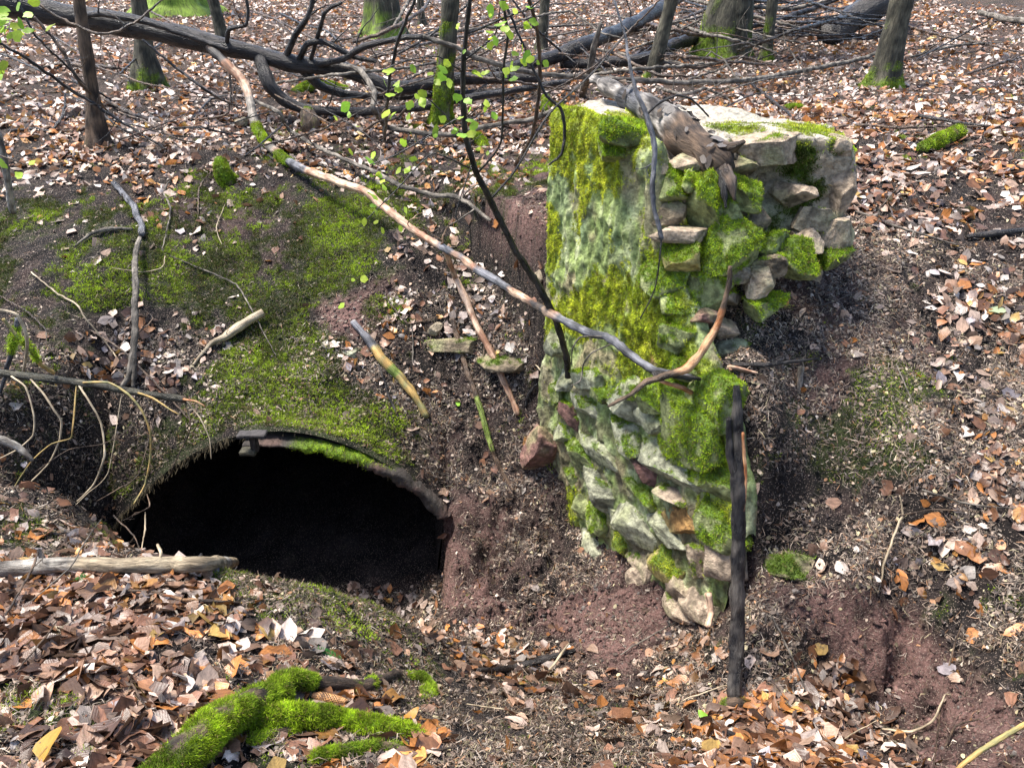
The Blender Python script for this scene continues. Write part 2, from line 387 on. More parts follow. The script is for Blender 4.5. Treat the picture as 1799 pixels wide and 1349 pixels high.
def zones(P):
    px, py, dep = px_of(P)
    n1 = fbm(P, 2.2, 3, 41); n2 = fbm(P+50, 2.2, 3, 43)
    sc = F_PX/np.maximum(dep, 1)*.16
    qx = px + n1*sc; qy = py + n2*sc*.6
    out = np.zeros(P.shape[:-1]+(4,)); W = np.zeros(P.shape[:-1])
    for r in ZT:
        d2 = ((qx-r[0])/60.0)**2 + ((qy-r[1])/50.0)**2
        w_ = 1.0/(d2+.08)**2.2
        W += w_
        out += w_[..., None]*r[2:6]
    Z = out/W[..., None]
    pit = (P[..., 0] > -2.8) & (P[..., 0] < -.46) & (P[..., 1] > 3.3) & (P[..., 2] < -1.45)
    Z[..., 1] = np.where(pit, 0, Z[..., 1]); Z[..., 0] = np.where(pit, .5, Z[..., 0]); Z[..., 2] = np.where(pit, .1, Z[..., 2])
    return Z

# ------------------------------------------------------------------ ground mesh
def soil_colour(P, Z):
    n = fbm(P, 5, 4, 51)[..., None]; n2 = fbm(P, 18, 3, 53)[..., None]
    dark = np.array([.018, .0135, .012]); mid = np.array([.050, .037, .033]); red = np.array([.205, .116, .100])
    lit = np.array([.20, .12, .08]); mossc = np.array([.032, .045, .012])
    c = dark + (mid-dark)*smooth(-.2, .5, n)
    c = c + (red-c)*np.clip(Z[..., 2:3]*1.6 - .4 + n2*.3, 0, 1)
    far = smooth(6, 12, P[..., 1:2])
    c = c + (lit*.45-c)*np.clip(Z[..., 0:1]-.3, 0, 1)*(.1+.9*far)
    mm = smooth(.35, .6, Z[..., 1:2] + n*.6 + n2*.5 + .02)
    c = c + (mossc-c)*mm*.85
    pit = smooth(-.05, .35, fbm(P, 9, 4, 55))[..., None]
    return c*(1+n2*.35)*(1-.7*pit)*.80

def build_ground():
    a = np.unique(np.round(np.concatenate([np.linspace(-8, -3.6, 45), np.arange(-3.6, 3.4, .02), np.linspace(3.4, 8, 45), [XC-HW, XC+HW]]), 4))
    nc = len(a)
    def sheet(srow, fn, cols):
        S, A = np.meshgrid(srow, cols, indexing='ij')
        g = 1 + np.maximum(S-2.5, 0)*.10
        X = A*g; Y = portal(A) + S
        Z = fn(X, Y)
        return np.stack([X, Y, Z], -1)
    s1 = np.concatenate([np.linspace(-12, -4.2, 20)[:-1], np.arange(-4.2, -.001, .02), [-.0005]])
    s2 = np.concatenate([[0, .004], np.arange(.02, 2.5, .02)]); k = 2.5; st = .025; far = []
    while k < 34: far.append(k); k += st; st *= 1.025
    s2 = np.concatenate([s2, far])
    Fs = sheet(s1, H_front, a); Bs = sheet(s2, H_back, a)
    # below the mouth's lip the hill ends in a short drop
    V = [Fs.reshape(-1, 3), Bs.reshape(-1, 3)]
    f1 = grid_faces(len(s1), nc); f2 = grid_faces(len(s2), nc) + len(V[0])
    jf = (len(s1)-1)*nc; jb = len(V[0])
    br = []
    for i in range(nc-1):
        mid = .5*(a[i]+a[i+1])
        if abs(mid-XC) > HW:
            br.append((jf+i, jf+i+1, jb+i+1, jb+i))
    # tunnel floor
    cin = a[(a >= XC-HW-.001) & (a <= XC+HW+.001)][::2]; cin[-1] = XC+HW; st = np.arange(0, 4.5, .06)
    S, A = np.meshgrid(st, cin, indexing='ij')
    X = A - .12*S; Y = portal(A)+S
    z0 = H_front(A, portal(A)-.0005)
    Z = z0 + fbm(np.stack([X, Y, 0*X], -1), 6, 3, 8)*.03*np.minimum(S*5, 1) - .004
    V.append(np.stack([X, Y, Z], -1).reshape(-1, 3))
    tn0 = sum(len(v) for v in V[:2])
    f3 = grid_faces(len(st), len(cin)) + len(V[0]) + len(V[1])
    VV = np.vstack(V)
    Zn = zones(VV)
    return mesh_np('ground', VV, [f1, f2, np.array(br), f3], M_GROUND, col=soil_colour(VV, Zn))
ground = build_ground(); tag(ground, kind='structure')

# ------------------------------------------------------------------ blades and tufts
def tufts(P, Nrm, length, width, col, blades=4, spread=.7, droop=0.0):
    """returns verts, tris, colours; P (n,3), Nrm (n,3), length (n,), col (n,3)"""
    n = len(P)
    P = np.repeat(P, blades, 0); Nn = np.repeat(Nrm, blades, 0); L = np.repeat(length, blades)*rng.uniform(.6, 1.3, n*blades)
    C = np.repeat(col, blades, 0)
    d = norm(Nn + rng.normal(0, spread, (n*blades, 3)) + np.array([0, 0, droop]))
    side = norm(np.cross(d, rng.normal(0, 1, (n*blades, 3))))
    Wd = np.repeat(width, blades) if np.ndim(width) else width
    Wd = (Wd*np.ones(n*blades))[:, None]
    base = P + rng.normal(0, 1, P.shape)*L[:, None]*.35
    a = base - side*Wd*.5; b = base + side*Wd*.5; m = base + d*L[:, None]
    V = np.stack([a, b, m], 1).reshape(-1, 3)
    T = np.arange(len(V)).reshape(-1, 3)
    k = rng.uniform(.7, 1.3, (n*blades, 1))
    cc = C*k
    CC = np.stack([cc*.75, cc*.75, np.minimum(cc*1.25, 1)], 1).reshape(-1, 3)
    return V, T, CC

def tri_sample(V, faces, n, weight=None):
    tris = []
    for f in faces:
        f = np.asarray(f)
        if f.shape[1] == 3: tris.append(f)
        else: tris += [f[:, [0, 1, 2]], f[:, [0, 2, 3]]]
    T = np.vstack(tris); A, B, C = V[T[:, 0]], V[T[:, 1]], V[T[:, 2]]
    N = np.cross(B-A, C-A); ar = np.linalg.norm(N, axis=1)*.5
    wgt = ar.copy()
    if weight is not None: wgt = wgt*np.maximum(weight[T].mean(1), 0)
    if wgt.sum() <= 0: return np.zeros((0, 3)), np.zeros((0, 3))
    idx = rng.choice(len(T), n, p=wgt/wgt.sum())
    u, v = rng.random(n), rng.random(n); s = u+v > 1; u[s] = 1-u[s]; v[s] = 1-v[s]
    P = A[idx] + (B-A)[idx]*u[:, None] + (C-A)[idx]*v[:, None]
    return P, norm(N[idx])

G_BRIGHT = np.array([.34, .46, .022]); G_YEL = np.array([.52, .56, .05]); G_DARK = np.array([.09, .14, .016]); G_MID = np.array([.15, .24, .018])

def moss_on(parent, V, faces, weight, density, length=.012, width=.004, colour=G_BRIGHT, colour2=G_MID, blades=4, name='moss', spread=.6, out=None):
    if weight is not None: weight = np.where(weight < .12, 0, weight)
    tot = 0.0
    for f in faces:
        f = np.asarray(f); A, B, C = V[f[:, 0]], V[f[:, 1]], V[f[:, 2]]
        ar = np.linalg.norm(np.cross(B-A, C-A), axis=1)*(.5 if f.shape[1] == 3 else 1.0)
        ww = np.ones(len(f)) if weight is None else np.maximum(weight[f].mean(1), 0)
        tot += (ar*ww).sum()
    n = int(min(tot*density, 90000))
    if n < 5: return None
    P, N = tri_sample(V, faces, n, weight)
    mixn = (fbm(P, 9, 3, 77)*.9+.5 + rng.normal(0, .15, n))[:, None]
    c = (colour2 + (colour-colour2)*np.clip(mixn, 0, 1))*np.clip(1+1.1*fbm(P, 35, 2, 79), .35, 1.6)[:, None]
    bw = rng.random(n) < .10; c[bw] = np.array([.20, .15, .06])
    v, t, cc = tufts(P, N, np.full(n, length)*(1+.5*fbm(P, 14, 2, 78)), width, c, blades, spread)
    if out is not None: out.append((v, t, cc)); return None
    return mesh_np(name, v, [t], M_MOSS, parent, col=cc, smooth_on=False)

# ------------------------------------------------------------------ scatter on the ground
def terrain_normal(x, y):
    e = .03
    gx = (Hq(x+e, y)-Hq(x-e, y))/(2*e); gy = (Hq(x, y+e)-Hq(x, y-e))/(2*e)
    return norm(np.stack([-gx, -gy, np.ones_like(gx)], -1))

def polar(n, rmin, rmax, a, half=1.08):
    u = rng.random(n)
    k = 2-a
    r = (rmin**k + u*(rmax**k-rmin**k))**(1/k) if abs(k) > 1e-6 else rmin*(rmax/rmin)**u
    th = rng.uniform(-half, half, n)
    return r*np.sin(th), r*np.cos(th), r

def in_wall(x, y):
    t = ((x-WA[0])*WD[0]+(y-WA[1])*WD[1])/WL**2
    d = -((x-WA[0])*WN[0]+(y-WA[1])*WN[1])
    a = (t > -.05) & (t < 1.0) & (d > -.04) & (d < .09)
    b = (x > .55) & (x < 1.8) & (y > 3.95+.15*(x-.65)) & (y < 4.9)
    return a | b

def cull(x, y, r):
    ax = x; m = ~in_wall(x, y)
    near_lip = (np.abs(x-XC) < HW) & (np.abs(y-portal(x)) < .05)
    return m & ~near_lip

LEAF_PAL = np.array([(.52,.385,.31),(.60,.48,.41),(.42,.28,.20),(.32,.19,.125),(.66,.57,.50),(.30,.14,.07),(.42,.17,.05),(.46,.23,.07),(.24,.12,.075),(.15,.085,.06),(.50,.32,.10),(.30,.26,.27)])
LEAF_P = np.array([.13,.13,.12,.11,.10,.08,.08,.035,.10,.07,.02,.025])
def leaves(P, N, size, tilt, stations, curl_s=1.0, colour=None):
    n = len(P)
    st = np.linspace(0, 1, stations)
    wd = np.sin(np.pi*np.clip(st*.92+.04, 0, 1))**.75; wd[0] = .05; wd[-1] = .04
    Nn = norm(N + rng.normal(0, 1, (n, 3))*tilt[:, None])
    dr = norm(np.cross(Nn, rng.normal(0, 1, (n, 3)))); sd_ = np.cross(Nn, dr)
    L = size; asp = rng.uniform(.5, .72, n)
    asp = asp*rng.uniform(.75, 1.2, n); jag = rng.normal(1, .16, (stations, 3, n)); curl = rng.normal(0, .55, n)*curl_s; fold = rng.normal(.15, .4, n)*curl_s; twist = rng.normal(0, .35, n)*curl_s; edge = rng.normal(0, .12, n)*curl_s
    V = np.zeros((n, stations, 3, 3)); UV = np.zeros((n, stations, 3, 3))
    rnd = rng.random(n)
    for i, s in enumerate(st):
        al = (s-.5)
        cz = curl*al*al*1.2 - curl*.1
        for j, q in enumerate((-1, 0, 1)):
            wv = q*wd[i]*asp*.5*(1+.12*np.sin(7*s+6*rnd+q))*jag[i, j]
            tz = cz + fold*np.abs(q)*wd[i]*.28 + twist*al*q*wd[i]*.7 + edge*math.sin(9*s+q)*abs(q)
            V[:, i, j] = P + (dr*(al*(1-.15*np.abs(curl)))[..., None] + sd_*wv[:, None]*np.cos(fold*.7)[:, None] + Nn*tz[:, None]*.5)*L[:, None]
            UV[:, i, j, 0] = s; UV[:, i, j, 1] = q*wd[i]; UV[:, i, j, 2] = rnd*40
    base = np.arange(n)[:, None, None]*stations*3
    gf = grid_faces(stations, 3)
    Fc = (gf[None] + base).reshape(-1, 4)
    if colour is None:
        k = rng.choice(len(LEAF_PAL), n, p=LEAF_P/LEAF_P.sum()); colour = LEAF_PAL[k]*rng.uniform(.72, 1.18, (n, 1))
    C = np.repeat(colour, stations*3, 0)
    return V.reshape(-1, 3), Fc, C, UV.reshape(-1, 3)

def scatter_leaves():
    parts = []; off = 0; VV = []; FF = []; CC = []; UU = []
    for (n, r0, r1, a, stn) in ((43000, 1.2, 4.4, .35, 5), (47000, 4.4, 9, .3, 4), (82000, 9, 27, 1.4, 3)):
        x, y, r = polar(n, r0, r1, a)
        z = Hq(x, y); m = cull(x, y, r); x, y, z, r = x[m], y[m], z[m], r[m]
        P = np.stack([x, y, z], -1)
        Zn = zones(P); pn = fbm(P, 3.5, 3, 61); pn2 = fbm(P, 11, 2, 63)
        pr = np.clip(Zn[:, 0]**1.9*(1.0+1.5*pn+.8*pn2) , 0, 1); pr = np.where(Zn[:, 0] > .9, np.maximum(pr, .75), pr)
        k = rng.random(len(P)) < pr
        P, r, zl = P[k], r[k], Zn[k, 0]
        N = terrain_normal(P[:, 0], P[:, 1])
        thick = np.clip(zl, 0, 1)
        P = P + N*(rng.random(len(P))**1.5*.022*thick+.006)[:, None]
        size = rng.gamma(6, .0108, len(P)); size = np.clip(size, .022, .11)*(1+.16*smooth(4.5, 7, r)+.35*smooth(9, 20, r))*(1+.28*(1-smooth(2.2, 3.6, r)))
        near = 1-smooth(2.5, 4.5, r)
        pk = LEAF_P[None]*np.ones((len(P), 1)); ori = np.clip(fbm(P, 2.2, 3, 67)*3, -.6, 2.2); wet = np.clip(fbm(P, 2.8, 3, 68)*3+.2, -.5, 2.5)
        for q in (5, 6, 7, 10): pk[:, q] *= np.maximum(1+ori*1.3, .15)
        for q in (8, 9, 3): pk[:, q] *= np.maximum(1+wet*1.4, .3)
        for q in (1, 4): pk[:, q] *= 1-.55*near + .6*smooth(5, 9, r)  # fewer pale leaves nearby; more far off, the bright slope put into colour
        for q in (5, 6, 7): pk[:, q] *= 1+.7*smooth(5, 8, r)
        for q in (3, 8, 6): pk[:, q] *= 1+.9*near
        pk = np.cumsum(pk/pk.sum(1, keepdims=True), 1); ki = (rng.random((len(P), 1)) > pk).sum(1).clip(0, 11)
        lc = LEAF_PAL[ki]*(.28+.17*smooth(6, 10, r)[:, None]+.95*rng.random((len(P), 1))**(.9+.4*near[:, None]))*(1-.35*smooth(-.1, .35, fbm(P, 1.7, 3, 69)))[:, None]  # far leaves lightened: the glare of the distant slope is painted in
        v, f, c, u = leaves(P, N, size, np.full(len(P), .5)*rng.uniform(.2, 1.5, len(P))*(1+.35*smooth(5, 9, r)), stn, 1.0, lc)
        # patches of orange leaves and of darker wet ones
        VV.append(v); FF.append(f+off); CC.append(c); UU.append(u); off += len(v)
    o = mesh_np('leaf_litter', np.vstack(VV), [np.vstack(FF)], M_LEAF, col=np.vstack(CC), vec=np.vstack(UU))
    tag(o, 'brown and orange fallen beech leaves covering the forest slope and banks', 'leaf litter', kind='stuff')

def strips(P, d, N, L, Wd, col, bend):
    """thin bent strips, two quads long"""
    n = len(P); s = norm(np.cross(d, N))
    A = P - d*(L*.5)[:, None]; B = P + N*(bend*L)[:, None] + s*(bend*L*.6)[:, None]; C = P + d*(L*.5)[:, None]
    hw = (Wd*.5)[:, None]
    V = np.stack([A-s*hw*.5, A+s*hw*.5, B-s*hw, B+s*hw, C-s*hw*.4, C+s*hw*.4], 1).reshape(-1, 3)
    q = np.array([[0, 1, 3, 2], [2, 3, 5, 4]])
    Fc = (q[None] + np.arange(n)[:, None, None]*6).reshape(-1, 4)
    return V, Fc, np.repeat(col, 6, 0)

def scatter_crumbs():
    VV = []; FF = []; CC = []; off = 0
    for (n, r0, r1, a) in ((590000, 1.2, 5.4, .5), (120000, 5.4, 10, .5)):
        x, y, r = polar(n, r0, r1, a)
        m = cull(x, y, r); x, y, r = x[m], y[m], r[m]; z = Hq(x, y)
        P = np.stack([x, y, z], -1); Zn = zones(P)
        pn = fbm(P, 6, 3, 65)
        k = rng.random(len(P)) < np.clip((1-.6*Zn[:, 2])*(.12+Zn[:, 3]*.9)**1.35*(.75+1.9*pn+.8*fbm(P, 16, 2, 66)) + .03 - .3*np.clip(Zn[:, 0]-.7, 0, 1), 0.01, 1)
        P = P[k]; n = len(P)
        N = terrain_normal(P[:, 0], P[:, 1]); d = norm(np.cross(N, rng.normal(0, 1, (n, 3))) + N*rng.normal(0, .25, (n, 1)))
        kind = rng.random(n)
        L = np.where(kind < .3, rng.uniform(.008, .028, n), rng.uniform(.015, .065, n))
        Wd = np.where(kind < .3, L*rng.uniform(.35, .9, n), rng.uniform(.0016, .0036, n))
        pal = np.array([(.36, .28, .215), (.28, .20, .15), (.14, .10, .075), (.44, .37, .30), (.28, .15, .08), (.06, .045, .04), (.38, .32, .19)])
        c = pal[rng.choice(7, n, p=[.15, .2, .22, .09, .09, .17, .08])]*(.2+.95*rng.random((n, 1))**1.6)
        v, f, cc = strips(P + N*rng.uniform(.001, .010, n)[:, None], d, N, L, Wd, c, rng.normal(0, .22, n))
        VV.append(v); FF.append(f+off); CC.append(cc); off += len(v)
    n = 1100; th = rng.uniform(0, 1, n); x = XC + HW*(2*th-1); keepm = (x < -1.75) | (rng.random(n) < .12); x = x[keepm]; n = len(x)
    P = np.stack([x, portal(x)-.01+rng.normal(0, .02, n) - .06*(x > -1.6), lip(x)+.045+rng.uniform(-.02, .03, n)], -1)
    d = norm(np.stack([rng.normal(0, .35, n), rng.normal(-.25, .3, n), -np.ones(n)], -1)); L = rng.uniform(.01, .055, n)
    v, f, cc = strips(P+d*(L*.4)[:, None], d, np.tile([0, -1., .1], (n, 1)), L, rng.uniform(.0015, .004, n), np.array([.07, .055, .03])*rng.uniform(.4, 2.2, (n, 1)), rng.normal(0, .2, n))
    VV.append(v); FF.append(f+off); CC.append(cc); off += len(v)
    o = mesh_np('litter_crumbs', np.vstack(VV), [np.vstack(FF)], M_DEBRIS, col=np.vstack(CC), smooth_on=False)
    tag(o, 'pale crumbs, needles and twig bits strewn over the bare dark soil', 'debris', kind='stuff')

def scatter_moss():
    VV = []; TT = []; CC = []; off = 0
    for (n, r0, r1, a, sz, wd) in ((200000, 1.3, 4.2, .4, .011, .0028), (570000, 4.2, 9, .4, .020, .0048), (40000, 9, 20, .8, .04, .012)):
        x, y, r = polar(n, r0, r1, a)
        m = cull(x, y, r); x, y, r = x[m], y[m], r[m]; z = Hq(x, y)
        P = np.stack([x, y, z], -1); Zn = zones(P)
        q = Zn[:, 1] + fbm(P, 5, 4, 51)*.6 + fbm(P, 18, 3, 53)*.5 + fbm(P, 2.3, 2, 57)*.35 + .0
        k = rng.random(len(P)) < smooth(.38, .68, q)
        P = P[k]; q = q[k]; Zk = Zn[k, 1]; n = len(P)
        N = terrain_normal(P[:, 0], P[:, 1])
        b = np.clip(fbm(P, 3.6, 5, 59, .65)*2.2+.36 + (q-.8)*.6, 0, 1)[:, None]
        c = np.array([.06, .08, .018]) + (np.array([.34, .47, .03]) - np.array([.06, .08, .018]))*b
        brown = rng.random((n, 1)) < .22
        c = np.where(brown, np.array([.15, .115, .05])*rng.uniform(.5, 1.2, (n, 1)), c)
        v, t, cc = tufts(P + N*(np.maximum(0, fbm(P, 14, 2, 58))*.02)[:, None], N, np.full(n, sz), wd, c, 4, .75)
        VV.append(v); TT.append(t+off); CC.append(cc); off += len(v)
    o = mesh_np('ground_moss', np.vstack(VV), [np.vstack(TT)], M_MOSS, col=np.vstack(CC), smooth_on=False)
    tag(o, 'green moss carpeting the slope above the tunnel and the near bank', 'moss', kind='stuff')

def scatter_clods():
    x, y, r_ = polar(120000, 1.5, 5.6, .3); m = cull(x, y, r_); x, y = x[m], y[m]
    P = np.stack([x, y, Hq(x, y)], -1); Zn = zones(P); n1 = fbm(P, 5, 3, 171)
    k = rng.random(len(P)) < np.clip(Zn[:, 2]*.8*(1+2*n1)+.05+.1*Zn[:, 3], 0, 1); P = P[k]; n = len(P); Z = Zn[k]
    O = np.array([[1, 0, 0], [0, 1, 0], [-1, 0, 0], [0, -1, 0], [0, 0, 1], [0, 0, -1]], float)
    F0 = np.array([[0, 1, 4], [1, 2, 4], [2, 3, 4], [3, 0, 4], [1, 0, 5], [2, 1, 5], [3, 2, 5], [0, 3, 5]])
    sz = np.clip(rng.gamma(1.6, .0042, n), .002, .028)
    V = (O[None]*(1+rng.normal(0, .28, (n, 6, 3))) + rng.normal(0, .22, (n, 6, 3)))*sz[:, None, None]*np.array([1, 1, .75])
    a = rng.uniform(0, 6.3, n); c_, s_ = np.cos(a)[:, None], np.sin(a)[:, None]
    V = np.stack([V[..., 0]*c_-V[..., 1]*s_, V[..., 0]*s_+V[..., 1]*c_, V[..., 2]], -1) + P[:, None]
    col = soil_colour(P, Z)*rng.uniform(.6, 1.7, (n, 1)); st = rng.random(n) < .05; col[st] = np.array([.22, .19, .17])
    o = mesh_np('soil_clods', V.reshape(-1, 3), [(F0[None]+np.arange(n)[:, None, None]*6).reshape(-1, 3)], M_GROUND, col=np.repeat(col, 6, 0), smooth_on=False)
    tag(o, 'crumbly clods of damp reddish soil on the eroded banks of the ditch', 'soil crumbs', kind='stuff')
scatter_clods()
scatter_leaves(); scatter_crumbs(); scatter_moss()

# ------------------------------------------------------------------ rocks
_ico = None
def ico():
    global _ico
    if _ico is None:
        import bmesh
        bm = bmesh.new(); bmesh.ops.create_icosphere(bm, subdivisions=5, radius=1.0)
        V = np.array([v.co[:] for v in bm.verts]); Fc = np.array([[v.index for v in f.verts] for f in bm.faces]); bm.free()
        _ico = (V, Fc)
    return _ico
def rock_geo(size, axes, centre, seed, cuts=14, facet=.55, noise=.035):
    """angular stone: sphere clipped by random planes; axes rows = local x,y,z in the world"""
    r = np.random.default_rng(seed)
    V, Fc = ico(); V = V.copy()
    V = np.sign(V)*np.abs(V)**.62*np.linalg.norm(V, axis=1, keepdims=True)      # boxier
    for k in range(cuts):
        n = norm(r.normal(0, 1, 3)); d = r.uniform(facet, facet+.35)
        ex = np.maximum(V@n - d, 0); V -= ex[:, None]*n
    dirn = norm(V)
    V = V + dirn*(fbm(V+seed*3.1, 1.6, 4, seed)*noise*2.2 + np.abs(fbm(V+seed, 4, 4, seed+5, .6))*noise*1.8 + fbm(V+seed, 14, 3, seed+6)*.022)[:, None]
    V = V*np.array(size)*.5
    return V@np.asarray(axes) + centre, Fc

STONE_C = {'pale': (.36, .36, .25), 'beige': (.40, .31, .225), 'red': (.25, .135, .11), 'green': (.26, .29, .12), 'orange': (.36, .20, .07), 'dark': (.21, .165, .11), 'grey': (.29, .24, .17), 'yellow': (.40, .33, .12)}
def rock_colour(V, c, mossw, seed):
    n = fbm(V, 9, 4, seed)[:, None]; n2 = fbm(V, 42, 3, seed+3)[:, None]*1.6
    c = np.array(STONE_C[c])*(1 + .35*n + .25*n2)
    c2 = np.array([.27, .29, .13])
    c = c + (c2-c)*np.clip(n*1.2, 0, .6)
    c = c*(1-.55*smooth(.05, .4, fbm(V, 16, 3, seed+8))[:, None])
    g = np.array([.10, .17, .02])
    return c + (g-c)*np.clip(mossw, 0, 1)[:, None]*.9

def vnorm(V, Fc):
    N = np.cross(V[Fc[:, 1]]-V[Fc[:, 0]], V[Fc[:, 2]]-V[Fc[:, 0]]); out = np.zeros_like(V)
    for i in range(3): np.add.at(out, Fc[:, i], N)
    return norm(out)

def stone(parent, centre, size, axes, col, moss, seed, name='stone', bright=G_BRIGHT, mid=G_MID, facet=.5, mlen=.009):
    V, Fc = rock_geo(size, axes, centre, seed, facet=facet)
    N = vnorm(V, Fc)
    up = N[:, 2]*.85 - N[:, 1]*.05 - .12
    mw = smooth(.15, .5, up + fbm(V, 13, 4, seed+9, .6)*1.1 + (moss-.6)*1.3) if moss > 0 else np.zeros(len(V))
    o = mesh_np(name, V, [Fc], M_STONE, parent, col=rock_colour(V, col, mw, seed))
    if moss > 0:
        moss_on(o, V, [Fc], mw, 26000, mlen, .0035, bright, mid, 4)
    return o

# ------------------------------------------------------------------ the wall
wall = empty('stone_wall', (WA[0], WA[1], -1.0), 'mossy ruined stone wing wall with a broken rubble end beside the tunnel mouth', 'wall')
OFF = np.array(wall.location)
class Rel:
    pass
def sub(V): return V - OFF
TT_R = np.array([0, .30, .475, .51, .575, .69, .78, .87, .95, 1.0, 1.10]); ZZ_R = np.array([.93, .90, .865, .55, .34, .09, -.10, -.34, -.62, -.95, -1.5])
FACE_MOSS = [  # px, py, rx, ry, weight (projected on the wall face)
 (1040, 225, 90, 60, 1.0), (985, 240, 30, 80, .9), (1060, 300, 40, 60, .7), (1100, 250, 30, 60, .6), (965, 420, 22, 60, .9), (1030, 300, 30, 90, .7),
 (1010, 560, 60, 60, .75), (1070, 530, 60, 60, .8), (1140, 560, 60, 70, 1.0), (1170, 500, 40, 60, .8), (1120, 640, 40, 60, .7), (1200, 700, 60, 90, 1.1),
 (1250, 800, 40, 80, 1.0), (1265, 920, 30, 80, .9), (1080, 420, 30, 60, .35), (1140, 430, 30, 60, .4), (1180, 620, 50, 50, 1.0), (1000, 900, 30, 60, .6), (1060, 660, 30, 40, .5)]
def ell(V, lst):
    px, py, _ = px_of(V); r = np.zeros(len(V))
    for a, b, rx, ry, wg in lst: r = np.maximum(r, min(wg*1.05, 1.1)*np.exp(-(((px-a)/rx)**2+((py-b)/ry)**2)**1.3))
    return r
WN3 = np.array([WN[0], WN[1], 0.0]); WT3 = np.array([WT[0], WT[1], 0.0])
def build_wing():
    nt_, nz_ = 230, 330
    t = np.linspace(-.0, .985, nt_); q = np.linspace(0, 1, nz_)
    T, Q = np.meshgrid(t, q); R = np.interp(T, TT_R, ZZ_R) + .03*fbm(np.stack([T*8, T*0, T*0], -1), 1, 3, 3)
    Z = -2.4 + (R+2.4)*Q
    P = np.stack([WA[0]+T*WD[0], WA[1]+T*WD[1], Z], -1)
    low = smooth(-.55, -.95, Z)
    bulge = .03*smooth(-.5, -1.2, Z)
    d = fbm(P, 3, 4, 71)*.035 - np.abs(fbm(P*np.array([1, 1, .6]), 10, 3, 73))*.045 + fbm(P*np.array([1, 1, .5]), 36, 3, 75)*.014 + low*.015 + bulge
    d = d - .05*smooth(.97, 1.0, Q)
    P = P + WN3*d[..., None]
    # top and back strips
    rows = [P.reshape(-1, 3)]; topline = P[-1]
    for k, (dep, dz) in enumerate(((.02, .006), (.05, .0), (.08, -.03), (.10, -.08), (.12, -.4), (.12, -1.6))):
        tl = topline - WN3*dep + np.array([0, 0, dz]); tl = tl + (fbm(tl, 9, 3, 80)*.03)[:, None]*np.array([0, 0, 1])
        rows.append(tl)
    V = np.vstack(rows)
    Fc = grid_faces(nz_+6, nt_)
    mw = ell(V, FACE_MOSS); n = fbm(V, 7, 4, 81); n2 = fbm(V*np.array([1, 1, .4]), 16, 3, 83)
    mw = smooth(.30, .60, mw + n*.35 + n2*.55 + fbm(V, 38, 2, 84)*.25)
    base = np.array([.25, .32, .10]); pale = np.array([.46, .50, .28]); beige = np.array([.30, .225, .15]); smoothg = np.array([.14, .20, .10])
    c = base + (pale-base)*np.clip(.3+n2*1.6, 0, 1)[:, None]
    c = c*(1-.5*smooth(.0, .45, fbm(V*np.array([1, 1, .45]), 24, 3, 86))[:, None])
    c = c + (beige-c)*smooth(.1, .4, fbm(V, 5, 3, 87))[:, None]*.7
    px, py, _ = px_of(V)
    sg = smooth(.0, .35, fbm(V*np.array([1, 1, .6]), 4.5, 3, 89)+.15)*np.exp(-((px-1045)/90)**2-((py-400)/130)**2)
    c = c + (smoothg-c)*sg[:, None]*.9
    og = np.exp(-((px-1145)/14)**2-((py-605)/26)**2)
    c = c + (np.array([.45, .16, .03])-c)*np.clip(og*1.3, 0, 1)[:, None]
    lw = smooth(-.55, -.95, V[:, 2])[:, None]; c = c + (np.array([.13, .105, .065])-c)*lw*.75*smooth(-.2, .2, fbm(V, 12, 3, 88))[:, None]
    c = c + (np.array([.25, .31, .04])-c)*(mw*(1-.5*lw[:, 0]))[:, None]*.9
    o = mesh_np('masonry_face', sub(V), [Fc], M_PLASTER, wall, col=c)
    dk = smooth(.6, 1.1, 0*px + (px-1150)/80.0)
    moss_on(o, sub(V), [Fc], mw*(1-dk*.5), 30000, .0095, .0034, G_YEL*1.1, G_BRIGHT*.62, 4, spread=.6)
build_wing()
